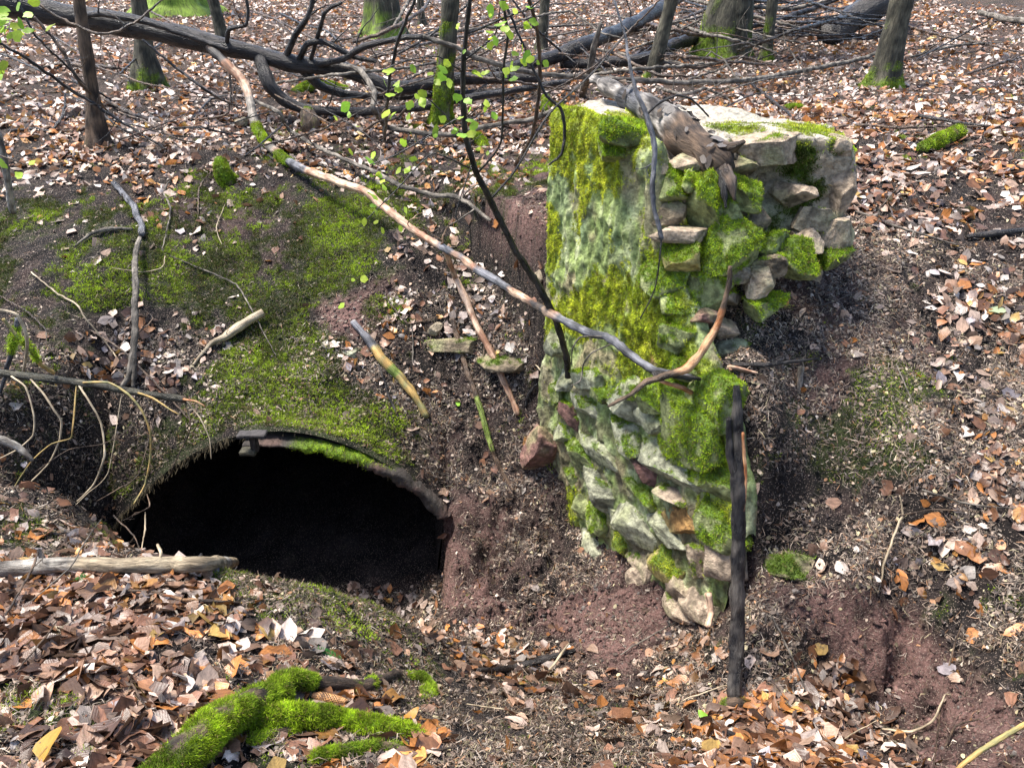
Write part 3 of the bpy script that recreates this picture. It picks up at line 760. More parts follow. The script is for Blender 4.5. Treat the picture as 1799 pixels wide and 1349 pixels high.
def build_block():
    poly = np.array([(.28, 4.74), (.76, 3.99), (1.05, 3.99), (1.42, 4.05), (1.74, 4.12), (1.79, 4.58), (1.1, 4.95), (.5, 5.2)])
    # dense outline
    pts = []; 
    for i in range(len(poly)):
        a, b = poly[i], poly[(i+1) % len(poly)]; n = max(2, int(np.linalg.norm(b-a)/.018))
        pts += [a+(b-a)*k/n for k in range(n)]
    pts = np.array(pts); nc = len(pts); cen = np.array([1.0, 4.5])
    zt = .88; zs = np.linspace(-.9, zt, 110)
    rows = []
    for z in zs: rows.append(np.c_[pts, np.full(nc, z)])
    for k in (.97, .9, .8, .68, .55, .4, .25, .12, .03): rows.append(np.c_[cen+(pts-cen)*k, np.full(nc, zt)])
    V = np.vstack(rows)
    out = norm(np.c_[V[:, :2]-cen, np.zeros(len(V))]); side = (V[:, 2] < zt-.001)
    fr = smooth(4.2, 4.05, V[:, 1])
    # broken front: scooped away in the middle, stepped
    n = fbm(V, 3.2, 4, 91)*.07 + np.abs(fbm(V, 5.5, 4, 93))*.19*fr + fbm(V, 22, 3, 95)*.022
    scoop = fr*np.exp(-((V[:, 0]-1.05)/.30)**2)*(.10+.26*smooth(.2, .8, V[:, 2]))
    V = V - out*0 + np.c_[out[:, 0]*n, out[:, 1]*n, np.zeros(len(V))]*np.where(side | True, 1, 0)[:, None]
    V[:, 1] += scoop
    top = ~side
    V[top, 2] += (fbm(V[top], 4, 4, 97)*.05 + fbm(V[top], 18, 3, 98)*.018) 
    V[:, 2] -= smooth(.7, .86, V[:, 2])*(.10*np.exp(-((V[:, 0]-.95)/.2)**2-((V[:, 1]-4.1)/.25)**2) + .06*smooth(1.3, 1.8, V[:, 0]))
    la, lb = np.array([.62, 4.75]), np.array([1.12, 3.85]); ld = lb-la
    tt = np.clip(((V[:, :2]-la)@ld)/(ld@ld), 0, 1); dd = np.linalg.norm(V[:, :2]-(la+tt[:, None]*ld), axis=1)
    V[:, 2] -= smooth(.45, .8, V[:, 2])*.24*tt*np.exp(-(dd/.17)**2)
    Fc = grid_faces(len(rows), nc, wrap=True)
    mlist = [(1410, 285, 45, 38, 1.0), (1432, 330, 30, 30, .8), (1410, 375, 35, 35, .7), (1485, 370, 14, 30, .9), (1290, 225, 45, 10, .9), (1420, 228, 45, 10, .9), (1470, 255, 18, 20, .8),
             (1085, 235, 45, 40, 1.0), (1000, 185, 20, 14, .7), (1100, 205, 40, 12, .9), (1330, 400, 60, 40, .45), (1200, 350, 60, 50, .35), (1380, 440, 60, 40, .8), (1180, 480, 80, 60, .8), (1240, 420, 60, 60, .7)]
    mw = smooth(.42, .66, ell(V, mlist) + fbm(V, 12, 4, 99)*.55)
    c0 = np.array([.42, .335, .24]); c1 = np.array([.22, .20, .15]); c2 = np.array([.30, .30, .20])
    nn = fbm(V, 5, 4, 101)[:, None]; c = c0 + (c1-c0)*np.clip(nn+.5, 0, 1)*.8; c = c + (c2-c)*smooth(0, .5, fbm(V, 3, 3, 103))[:, None]
    tw = top[:, None]*1.0; c = c + (np.array([.44, .40, .34])-c)*tw*.7
    c = c + (np.array([.12, .17, .03])-c)*mw[:, None]*.85
    o = mesh_np('rubble_core', sub(V), [Fc], M_STONE, wall, col=c)
    px, py, _ = px_of(V)
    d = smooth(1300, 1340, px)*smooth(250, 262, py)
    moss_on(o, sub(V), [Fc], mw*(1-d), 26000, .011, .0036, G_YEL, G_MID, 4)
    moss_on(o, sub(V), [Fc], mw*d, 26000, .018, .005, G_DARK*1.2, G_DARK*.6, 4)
build_block()

I3 = np.eye(3)
def wall_axes(seed, tilt=.12):
    r = np.random.default_rng(seed)
    a = norm(WT3 + r.normal(0, tilt, 3)*np.array([1, 1, 1])); n = norm(WN3 + r.normal(0, tilt, 3)); n = norm(n - a*(n@a)); z = np.cross(a, n)
    return np.array([a, n, z])
def wall_pt(px, py, prot):
    """point on the wing wall plane seen at this pixel, pushed out by prot"""
    u = (px-899.5)/F_PX; v = (py-674.5)/F_PX
    d = np.array([u, cp - v*sp, -sp - v*cp]); A = np.array([WA[0], WA[1], 0])
    k = ((A-CAM)@WN3)/(d@WN3); return CAM + d*k + WN3*prot
LOWER = [(1034, 713, .36, .16, 'pale', .45), (1004, 722, .30, .16, 'red', .5), (1058, 790, .40, .17, 'pale', .3), (1100, 758, .40, .22, 'pale', .45), (1018, 792, .42, .2, 'green', .65), (1008, 838, .3, .16, 'green', .7),
 (1043, 830, .22, .2, 'pale', .25), (1184, 818, .55, .24, 'pale', .35), (1205, 745, .5, .5, 'green', 1.0), (1069, 862, .32, .2, 'pale', .35), (1122, 858, .36, .14, 'green', .75), (1137, 822, .28, .16, 'red', .0),
 (1121, 912, .42, .27, 'pale', .12), (1050, 898, .3, .26, 'green', .7), (1180, 935, .46, .18, 'pale', .1), (1214, 915, .46, .22, 'orange', .25), (1100, 952, .24, .18, 'yellow', .7), (1055, 955, .42, .14, 'pale', .0),
 (1186, 990, .36, .30, 'yellow', .65), (1142, 992, .34, .22, 'beige', .4), (1232, 985, .24, .18, 'beige', .6), (1105, 1014, .36, .22, 'beige', .05), (1150, 1032, .3, .22, 'beige', .0), (1205, 1040, .36, .24, 'beige', .0),
 (1245, 1060, .3, .22, 'beige', .0), (1258, 912, .34, .24, 'green', .85), (1250, 832, .3, .3, 'green', .9), (1275, 985, .3, .24, 'beige', .2), (1000, 672, .24, .14, 'pale', .2), (1040, 660, .3, .16, 'pale', .5),
 (985, 600, .2, .2, 'pale', .4), (1060, 690, .22, .14, 'green', .7), (1112, 700, .3, .24, 'pale', .6), (1160, 740, .3, .2, 'pale', .5), (1000, 760, .2, .14, 'pale', .4), (985, 690, .2, .18, 'green', .9), (1030, 880, .2, .2, 'green', .5),
 (1150, 700, .34, .2, 'green', .8), (1240, 700, .34, .24, 'green', .95), (1195, 870, .3, .12, 'beige', .2), (1085, 905, .2, .16, 'pale', .1), (1060, 985, .3, .12, 'beige', .0), (1215, 1075, .3, .14, 'beige', .1)]
for i, (px, py, l, h, c, m) in enumerate(LOWER):
    th = .24; pt = wall_pt(px, py, -.022 + .03*((i*37) % 5)/5)
    stone(wall, sub(pt), (l*1.18, th, h*1.18), wall_axes(i+5), c, m*.92, 200+i, bright=(G_YEL if c == 'yellow' else G_BRIGHT), mid=G_MID)
UPPER = [(1176, 315, 3.86, .2, .17, 'green', .7), (1213, 318, 3.86, .16, .17, 'green', .6), (1248, 352, 3.76, .22, .32, 'green', 1.), (1308, 342, 3.8, .26, .15, 'green', .75), (1282, 385, 3.76, .2, .18, 'green', .6),
 (1280, 432, 3.66, .34, .28, 'green', .95), (1196, 455, 3.62, .22, .2, 'yellow', .75), (1196, 412, 3.7, .30, .10, 'beige', .0), (1350, 428, 3.74, .24, .14, 'green', .85), (1393, 452, 3.72, .26, .18, 'green', .9), (1340, 466, 3.68, .2, .12, 'dark', .3),
 (1334, 496, 3.64, .22, .16, 'beige', .0), (1334, 535, 3.6, .24, .15, 'green', .95), (1474, 412, 3.95, .26, .22, 'beige', .0), (1462, 450, 3.9, .28, .14, 'green', .8), (1418, 425, 3.88, .2, .16, 'beige', .1), (1350, 268, 4.02, .36, .2, 'beige', .05),
 (1398, 340, 3.98, .26, .16, 'beige', .0), (1150, 287, 3.9, .2, .1, 'beige', .0), (1212, 287, 3.92, .26, .1, 'beige', .1), (1322, 382, 3.86, .22, .16, 'dark', .2), (1226, 557, 3.5, .2, .10, 'red', .0), (1172, 500, 3.62, .24, .2, 'green', .7),
 (1238, 515, 3.6, .3, .26, 'green', .9), (1463, 265, 4.08, .22, .18, 'beige', .1), (1478, 325, 4.05, .22, .34, 'beige', .3), (1100, 238, 3.99, .3, .2, 'green', 1.), (1075, 262, 4.02, .2, .14, 'green', .9), (1430, 390, 3.95, .3, .18, 'grey', .3),
 (1250, 300, 3.95, .3, .16, 'dark', .2), (1300, 290, 4.0, .22, .14, 'dark', .1), (1180, 370, 3.8, .26, .14, 'dark', .4), (1215, 345, 3.86, .2, .14, 'dark', .3), (1240, 480, 3.66, .22, .14, 'grey', .4), (1290, 480, 3.66, .2, .14, 'grey', .2),
 (1200, 530, 3.56, .22, .16, 'green', .8), (1195, 590, 3.48, .24, .16, 'green', .7), (1215, 640, 3.42, .26, .14, 'green', .85), (1250, 680, 3.36, .26, .18, 'green', .9), (1265, 575, 3.6, .2, .12, 'beige', .1), (1275, 520, 3.64, .2, .1, 'grey', .2)]
for i, (px, py, Y, l, h, c, m) in enumerate(UPPER):
    r = np.random.default_rng(i+900); a = norm(np.array([1, .12, 0])+r.normal(0, .12, 3)); n = norm(np.array([0, -1, .1])+r.normal(0, .1, 3)); n = norm(n-a*(n@a)); z = np.cross(a, n)
    pt = world_from_px(px, py, Y+.095)
    stone(wall, sub(pt), (l*1.1, .26, h*1.15), np.array([a, n, z]), c, m*.85, 400+i, mlen=.011)

# ------------------------------------------------------------------ lone stones
def lone(label, px, py, lift, size, col, moss, seed, ang=0.0, cat='rock', facet=.62, name='rock'):
    p = hit(px, py, lift); o = empty(name, (p[0], p[1], p[2]-size[2]*.5), label, cat)
    off = np.array(o.location); a = np.array([math.cos(ang), math.sin(ang), 0]); b = np.array([-math.sin(ang), math.cos(ang), 0])
    V, Fc = rock_geo(size, np.array([a, b, [0, 0, 1]]), p, seed, facet=facet)
    N = vnorm(V, Fc); mw = smooth(.15, .5, N[:, 2]*.6 + fbm(V, 13, 4, seed)*1.2 + (moss-.7)*1.3) if moss > 0 else np.zeros(len(V))
    b_ = mesh_np('stone_body', V-off, [Fc], M_STONE, o, col=rock_colour(V, col, mw, seed))
    if moss > 0: moss_on(o, V-off, [Fc], mw, 24000, .012, .0036, G_MID*1.1, G_DARK, 4)
lone('angular reddish brown sandstone block resting on the soil left of the mossy wall', 946, 790, .07, (.38, .30, .50), 'red', 0, 31, .3, facet=.5)
lone('mossy flat slab half buried in leaves between the long branch and the wall', 885, 640, .0, (.42, .25, .12), 'dark', .5, 32, -.2)
lone('dark bluish stone poking out of the leaf litter above the mossy slab', 765, 578, .02, (.11, .1, .09), 'grey', 0, 33)
lone('grey green stone lying in soil right of the wall above the forked twig', 1285, 615, .02, (.2, .16, .1), 'pale', .2, 34)
lone('long mossy stone sloping out of the soil right of the black post', 1385, 992, .0, (.55, .22, .16), 'dark', .72, 35, -.5)
lone('small dark wet stone near the top of the wall foot by the dark stem', 948, 487, .02, (.1, .1, .1), 'grey', 0, 36)
lone('dark mossy ledge stone in the leafy slope left of the flat slab', 800, 605, -.02, (.5, .25, .10), 'dark', .42, 37, -.1)
lone('pale lichen cushion stone on the slope beside the yellow rotten stick', 618, 620, 0, (.14, .12, .06), 'pale', .45, 38)
lone('small grey stone among leaves just below the branch fork on the far slope', 424, 217, .02, (.16, .14, .12), 'grey', .1, 39)

# ------------------------------------------------------------------ tunnel
tun = empty('tunnel', (XC, portal(XC), -2.2), 'dark arched culvert tunnel mouth with a thin damp masonry rim below the mossy slope', 'tunnel')
TO = np.array(tun.location)
def arch_pts(k, grow):
    """half-ellipse from right springing to left, with straight legs"""
    th = np.linspace(0, math.pi, k)
    x = XC + (HW+grow)*np.cos(th); z = ZS + RISE*np.sin(th)**2.1 + grow*np.sin(th)**.5
    xs = np.concatenate([[XC+HW+grow]*10, x, [XC-HW-grow]*10]); zs = np.concatenate([np.linspace(-2.7, ZS-.02, 10), z, np.linspace(ZS-.02, -2.7, 10)])
    return xs, zs
def build_tunnel():
    k = 90
    xi, zi = arch_pts(k, .02); xo, zo = arch_pts(k, .05)
    rows = []
    s_list = [.01, .03, .06, .1, .3, .6, 1, 1.6, 2.4, 3.3, 4.3]
    for s in s_list:
        rows.append(np.c_[xi - .12*max(s, 0), portal(xi)+s, zi])
    V = np.vstack(rows); V = V + (fbm(V, 6, 3, 5)*.02)[:, None]*np.array([1, 0, 1])
    col = np.array([.016, .014, .013])*(1+.4*fbm(V, 5, 3, 7))[:, None]  # near-black, so the shade inside the tunnel is put into the colour
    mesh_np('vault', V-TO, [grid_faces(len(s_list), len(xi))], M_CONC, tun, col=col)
    # cap closing the tunnel's far end, interior shade put into its dark colour
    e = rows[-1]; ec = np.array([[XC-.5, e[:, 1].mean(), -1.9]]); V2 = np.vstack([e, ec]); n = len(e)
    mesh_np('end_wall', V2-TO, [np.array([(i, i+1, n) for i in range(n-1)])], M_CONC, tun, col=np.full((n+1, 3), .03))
    # rim: a real ring with thickness
    kk = 150; xi, zi = arch_pts(kk, -.022); xo, zo = arch_pts(kk, .03)
    mid = slice(12, 10+int(kk*.55)); xi, zi, xo, zo = xi[mid], zi[mid], xo[mid], zo[mid]
    kf = np.clip((xi-XC)/HW, -.2, 1)[:]; zo = zo - .03 + .03*np.maximum(kf, 0); xo = xo + .03*np.maximum(kf, 0)
    rr = []
    prof = [(0, .25), (0, -.045), (.15, -.06), (.5, -.065), (.85, -.06), (1, -.04), (1, .25)]
    for g, s in prof:
        x = xi+(xo-xi)*g; z = zi+(zo-zi)*g
        rr.append(np.c_[x, portal(x)+s, z])
    V = np.vstack(rr); V = V + fbm(V, 14, 4, 15, .65)[:, None]*.028 + (fbm(V, 3, 2, 16)*.03)[:, None]*np.array([0, 1, 1])
    N = len(xi)
    n_ = fbm(V, 6, 3, 17)[:, None]; px, py, _ = px_of(V)
    c = np.array([.05, .043, .038])*(1+.5*n_)
    mw = smooth(.3, .6, np.exp(-((px-600)/90)**2-((py-790)/30)**2) + n_[:, 0]*.5); c = c + (np.array([.09, .058, .048])-c)*smooth(.0, .3, fbm(V, 9, 3, 18))[:, None]
    c = c + (np.array([.12, .2, .02])-c)*mw[:, None]
    o = mesh_np('rim', V-TO, [grid_faces(len(prof), N)], M_CONC, tun, col=c)
    moss_on(o, V-TO, [grid_faces(len(prof), N)], mw, 26000, .013, .0035, G_BRIGHT, G_MID)
build_tunnel()

# ------------------------------------------------------------------ tubes
def catmull(P, R, step):
    P = np.asarray(P, float); R = np.asarray(R, float)
    if len(P) == 2:
        n = max(3, int(np.linalg.norm(P[1]-P[0])/step)); t = np.linspace(0, 1, n)[:, None]
        return P[0]+(P[1]-P[0])*t, R[0]+(R[1]-R[0])*t[:, 0]
    Q = np.vstack([2*P[0]-P[1], P, 2*P[-1]-P[-2]]); RR = np.concatenate([[R[0]], R, [R[-1]]])
    op = []; orr = []
    for i in range(1, len(Q)-2):
        n = max(2, int(np.linalg.norm(Q[i+1]-Q[i])/step)); t = (np.arange(n)/n)[:, None]
        a, b, c, d = Q[i-1], Q[i], Q[i+1], Q[i+2]
        op.append(.45*(b+(c-b)*t) + .55*.5*((2*b)+(c-a)*t+(2*a-5*b+4*c-d)*t**2+(3*b-a-3*c+d)*t**3))
        orr.append(RR[i]+(RR[i+1]-RR[i])*t[:, 0])
    return np.vstack(op+[P[-1:]]), np.concatenate(orr+[[R[-1]]])

def tube_geo(P, R, seed=0, step=None, seg=None, wob=.25, lump=.14, flare=None, ovaly=0.0, cap='round'):
    rm = float(np.mean(R)); step = step or max(.012, rm*.7)
    P, R = catmull(P, R, step)
    n = len(P); L = np.concatenate([[0], np.cumsum(np.linalg.norm(np.diff(P, axis=0), axis=1))])
    key = np.c_[L*(1/max(rm*5, .04)), np.full(n, seed*7.7), np.zeros(n)]
    j = np.stack([fbm(key+np.array([0, 0, k*9.1]), 1, 2, seed+k) for k in range(3)], -1)
    ends = np.minimum(1, np.minimum(L, L[-1]-L)/(rm*4+1e-6))[:, None]
    P = P + j*rm*wob*2.2*ends
    R = R*(1+.18*fbm(key*1.7+3, 1, 2, seed+11))
    seg = seg or int(np.clip(6+rm*220, 6, 28))
    T = norm(np.gradient(P, axis=0)); a = norm(np.cross(T[0], [.3, .2, .9])); 
    A = np.zeros_like(P); 
    for i in range(n):
        a = a - T[i]*(a@T[i]); a = a/max(np.linalg.norm(a), 1e-9); A[i] = a
    B = np.cross(T, A)
    th = np.arange(seg)/seg*2*math.pi
    C, S = np.cos(th), np.sin(th)
    ring = A[:, None]*C[None, :, None] + B[:, None]*S[None, :, None]
    V = P[:, None] + ring*R[:, None, None]
    nn = fbm(V/max(rm, .004)*.9, 1, 4, seed+21, .65); V = V + ring*(nn*rm*lump*2)[..., None]
    uv = np.stack([np.broadcast_to(C*rm*1.5, (n, seg)), np.broadcast_to(S*rm*1.5, (n, seg)), np.broadcast_to(L[:, None]+seed*3.3, (n, seg))], -1)
    V = V.reshape(-1, 3); uv = uv.reshape(-1, 3)
    Fc = [grid_faces(n, seg, wrap=True)]
    # caps
    V = np.vstack([V, P[:1]-T[:1]*R[0]*.3, P[-1:]+T[-1:]*R[-1]*.6]); uv = np.vstack([uv, uv[:1], uv[-1:]])
    k = np.arange(seg); Fc.append(np.c_[(k+1) % seg, k, np.full(seg, n*seg)]); b = (n-1)*seg
    Fc.append(np.c_[b+k, b+(k+1) % seg, np.full(seg, n*seg+1)])
    ring_i = np.concatenate([np.repeat(np.arange(n), seg), [0, n-1]])
    return V, Fc, uv, P, R, L, ring_i

BARK = {  # base, second colour
 'dark': ((.008, .007, .008), (.040, .034, .031)), 'brown': ((.035, .024, .018), (.13, .085, .055)), 'grey': ((.06, .052, .043), (.23, .20, .165)),
 'pale': ((.22, .17, .11), (.42, .34, .23)), 'peel': ((.26, .13, .075), (.56, .39, .27)), 'orange': ((.25, .09, .03), (.50, .29, .15)), 'yellow': ((.40, .25, .08), (.18, .17, .07)),
 'blue': ((.035, .036, .042), (.15, .15, .165)), 'trunk': ((.030, .028, .019), (.105, .095, .065)), 'char': ((.006, .006, .008), (.085, .075, .066)), 'mossy': ((.12, .17, .03), (.2, .25, .06)),
 'flaky': ((.025, .021, .02), (.46, .42, .38)), 'birch': ((.42, .39, .34), (.12, .10, .085))}
def bark_col(V, kind, seed, L=None):
    a, b = (np.array(c) for c in BARK[kind]); n = fbm(V, 16, 4, seed, .65)[:, None]
    return a + (b-a)*np.clip(.45+n*1.9, 0, 1)
MATS = {'dark': M_WET, 'brown': M_WET, 'blue': M_WET, 'grey': M_BARK, 'trunk': M_BARK, 'mossy': M_BARK, 'char': M_CHAR, 'birch': M_BARK, 'flaky': M_BARK}

def widths(P, wpx):
    """pixel widths -> radii"""
    n = len(P); wv = np.interp(np.linspace(0, 1, n), np.linspace(0, 1, len(wpx)), wpx)
    return np.array([wv[i]*depth_of(P[i])/F_PX*.5 for i in range(n)])

def side_twig(P, R, L, i, rnd, length, parent, off, kind, mat, seed, up=.3, name='twig'):
    p = P[i]; T = norm(P[min(i+1, len(P)-1)]-P[max(i-1, 0)])
    d = norm(np.cross(T, rnd.normal(0, 1, 3)) + T*rnd.uniform(.2, .9) + np.array([0, 0, up]))
    r0 = min(R[i]*.55, length*.018+.0015)
    pts = [p]; cur = p
    for k in range(4):
        d = norm(d + rnd.normal(0, .22, 3) + np.array([0, 0, -.02])); cur = cur + d*length/4; pts.append(cur)
    V, Fc, uv, PP, RR, LL, _ = tube_geo(pts, np.linspace(r0, r0*.3, 5), seed, step=length/14, seg=5, wob=.6)
    parts = [(V, Fc, uv)]
    for q in range(rnd.integers(0, 3)):       # a finer fork or two in the same twig
        j = rnd.integers(len(PP)//3, len(PP)-2); dd = norm(PP[j+1]-PP[j] + rnd.normal(0, .5, 3)); l2 = length*rnd.uniform(.25, .5)
        v2, f2, u2 = tube_geo([PP[j], PP[j]+dd*l2*.5, PP[j]+norm(dd+rnd.normal(0, .3, 3))*l2], [r0*.45, r0*.35, r0*.2], seed+q, step=l2/6, seg=5)[:3]
        parts.append((v2, f2, u2))
    Vs = []; Qs = []; Ts = []; Us = []; o_ = 0
    for v, f, u in parts:
        Vs.append(v); Us.append(u); Qs.append(f[0]+o_); Ts += [f[1]+o_, f[2]+o_]; o_ += len(v)
    V = np.vstack(Vs)
    mesh_np(name, V-off, [np.vstack(Qs), np.vstack(Ts)], mat, parent, col=bark_col(V, kind, seed), vec=np.vstack(Us))

_seed = [1000]
def branch(name, label, cat, pts, wpx, kind='dark', twigs=0, tl=(.15, .45), group=None, forks=(), moss=None, two=None, lump=.14, wob=.25, up=.3, tkind=None, as_part=None):
    """pts in picture terms -> a real branch lying or leaning at its own distance"""
    _seed[0] += 7; s = _seed[0]
    P = np.array([P3(p) for p in pts]); R = widths(P, wpx)
    V, Fc, uv, PP, RR, LL, ri = tube_geo(P, R, s, lump=lump, wob=wob)
    col = bark_col(V, kind, s)
    if two:                                    # stretches where the bark is another colour: (from, to, kind)
        fr = LL[ri]/LL[-1]
        for a, b, k2 in two:
            m = smooth(a-.01, a+.01, fr+.03*fbm(V, 12, 2, s))*(1-smooth(b-.01, b+.01, fr+.03*fbm(V, 12, 2, s)))
            col = col + (bark_col(V, k2, s+3)-col)*m[:, None]
    mw = None
    if moss is not None:
        fr = LL[ri]/LL[-1]; mw = np.zeros(len(V))
        for a, b, amt in moss:
            mw = np.maximum(mw, amt*smooth(a-.02, a+.02, fr)*(1-smooth(b-.02, b+.02, fr)))
        mw = smooth(.3, .6, mw + fbm(V, 10, 3, s+5)*.25)
        col = col + (np.array([.13, .2, .02])-col)*mw[:, None]*.9
    mat = MATS.get(kind, M_PEEL)
    root = empty(name, P[0], label, cat, group) if as_part is None else as_part
    off = np.array(root.location)
    body = mesh_np('stem' if as_part is None else name, V-off, Fc, mat, root, col=col, vec=uv)
    if mw is not None and depth_of(P[len(P)//2]) < 12:
        moss_on(root, V-off, Fc, mw, 22000, .014, .004, G_BRIGHT, G_MID)
    rnd = np.random.default_rng(s)
    for k, fk in enumerate(forks):
        fp, fw = fk[0], fk[1]; fkd = fk[2] if len(fk) > 2 else kind
        Q = np.array([P3(p) for p in fp])
        j = np.argmin(np.linalg.norm(PP-Q[0], axis=1)); Q[0] = PP[j]
        v, f, u, qp, qr, ql, _ = tube_geo(Q, widths(Q, fw), s+40+k, lump=lump, wob=wob)
        mesh_np('side_branch', v-off, f, MATS.get(fkd, M_PEEL), root, col=bark_col(v, fkd, s+k), vec=u)
        for q in range(max(0, twigs//3)):
            side_twig(qp, qr, ql, int(rnd.integers(len(qp)//5, max(len(qp)-1, 2))), rnd, rnd.uniform(*tl)*.6, root, off, tkind or fkd, MATS.get(tkind or fkd, M_PEEL), s+60+q, up)
    for k in range(twigs):
        i = int(rnd.integers(len(PP)//8, max(len(PP)-2, 2)))
        side_twig(PP, RR, LL, i, rnd, rnd.uniform(*tl), root, off, tkind or kind, MATS.get(tkind or kind, M_PEEL), s+80+k, up)
    return root, PP, RR

exec_trees = True
# ------------------------------------------------------------------ trees
def tree(label, base, top, wb, wt, height=6.5, mossh=.5, kind='trunk', limbs=3, group='trees on the far slope', seed=0, roots=0, name='tree', gm=1.0):
    """base (px,py) on the ground, top (px,py) where the trunk leaves the picture"""
    b = hit(*base); Y = b[1]
    t = world_from_px(top[0], top[1], Y)
    dirv = norm(t-b); 
    if dirv[2] < .5: dirv = norm(np.array([dirv[0], 0, 1.0]))
    d0 = depth_of(b); r0 = wb*d0/F_PX*.5; r1 = wt*d0/F_PX*.5
    h1 = np.linalg.norm(t-b); 
    P = [b-dirv*.15, b, b+dirv*.12, b+dirv*min(.4, h1*.4), t, t+dirv*1.2, t+dirv*(height*.5)+np.array([.1, 0, 0]), t+dirv*height]
    R = [r0*1.35, r0*1.15, r0, r1+(r0-r1)*.4, r1, r1*.95, r1*.7, r1*.25]
    root = empty(name, b, label, 'tree', group); off = b
    V, Fc, uv, PP, RR, LL, ri = tube_geo(P, R, seed+300, step=max(.05, r0*.35), seg=26, wob=.06, lump=.05)
    hgt = V[:, 2]-b[2]
    # root flare lobes
    ang = np.arctan2(V[:, 1]-b[1], V[:, 0]-b[0]); fl = np.exp(-np.maximum(hgt, 0)/(r0*1.6))*(.5+.5*np.sin(ang*5+seed))*r0*.55
    V[:, :2] += norm(V[:, :2]-b[:2])*fl[:, None]
    mw = smooth(.4, .75, np.exp(-np.maximum(hgt, 0)/(mossh*1.3))*gm + fbm(V, 9, 4, seed)*.8 - .15*(V[:, 0] > b[0]))
    c = bark_col(V, kind, seed); c = c + (np.array([.15, .23, .02])-c)*mw[:, None]*.9
    mesh_np('trunk', V-off, Fc, M_BARK, root, col=c, vec=uv)
    if d0 < 13: moss_on(root, V-off, Fc, mw, 9000 if d0 > 8 else 16000, .012, .006, G_BRIGHT*.8, G_MID*.8, 3)
    rnd = np.random.default_rng(seed)
    for k in range(limbs):
        i = int(np.searchsorted(LL, h1+rnd.uniform(1.0, height*.8))); i = min(i, len(PP)-3)
        d = norm(np.array([rnd.normal(), rnd.normal(), .9])); L = rnd.uniform(.8, 1.8)
        q = [PP[i], PP[i]+d*L*.4, PP[i]+norm(d+[0, 0, .3])*L*.75, PP[i]+norm(d+[0, 0, .5])*L]
        v, f, u = tube_geo(q, np.array([1, .7, .45, .2])*RR[i]*.5, seed+k, seg=7)[:3]
        mesh_np('limb', v-off, f, M_BARK, root, col=bark_col(v, kind, seed), vec=u)
    return root
tree('thin dark straight sapling trunk, leftmost and nearest of the upright trees', (174, 252), (138, 0), 30, 20, 3.5, .05, 'brown', 2, seed=1, gm=.3)
tree('dark trunk with mossy flared foot standing behind the big fallen tree', (262, 152), (245, 0), 44, 26, 6, .25, seed=2, gm=.9)
tree('short visible thin grey trunk just right of the mossy rooted tree', (392, 70), (374, 0), 18, 18, 5, .1, seed=3, gm=.3)
tree('thick grey green trunk with mossy foot at top centre left', (678, 66), (672, 0), 66, 50, 7, .35, seed=4)
tree('stout trunk with bright moss buttresses at the top left edge', (312, 24), (305, -20), 110, 70, 7, .9, seed=5, gm=1.4)
tree('mossy upright trunk behind the sapling with green leaves', (775, 215), (792, 0), 32, 30, 4, .8, seed=6, gm=.95)
tree('dark narrow trunk standing left of the big slanting log', (950, 92), (958, 0), 20, 16, 5, .1, seed=7, gm=.3)
tree('slim olive trunk leaning right, rising behind the wall', (1143, 140), (1180, 0), 24, 22, 4, .15, seed=8, gm=.7)
tree('big twin ribbed trunk with mossy buttress at top right of centre', (1262, 100), (1285, 0), 78, 66, 8, .4, seed=9, gm=1.0)
tree('second stem pressed against the right side of the big ribbed trunk', (1290, 104), (1302, 0), 34, 30, 8, .1, seed=19, gm=.4)
tree('slender trunk with mossy foot just right of the big ribbed trunk', (1345, 108), (1357, 0), 20, 18, 5, .35, seed=10, gm=.9)
tree('spruce trunk with scaly grey bark and mossy foot, rightmost of the upright trees', (1549, 152), (1585, 0), 46, 36, 6, .18, seed=11, gm=1.1)
tree('small thin far trunk between the mossy thick trunk and the leafy sapling', (742, 44), (738, 0), 12, 11, 5, .1, seed=12, gm=.4)

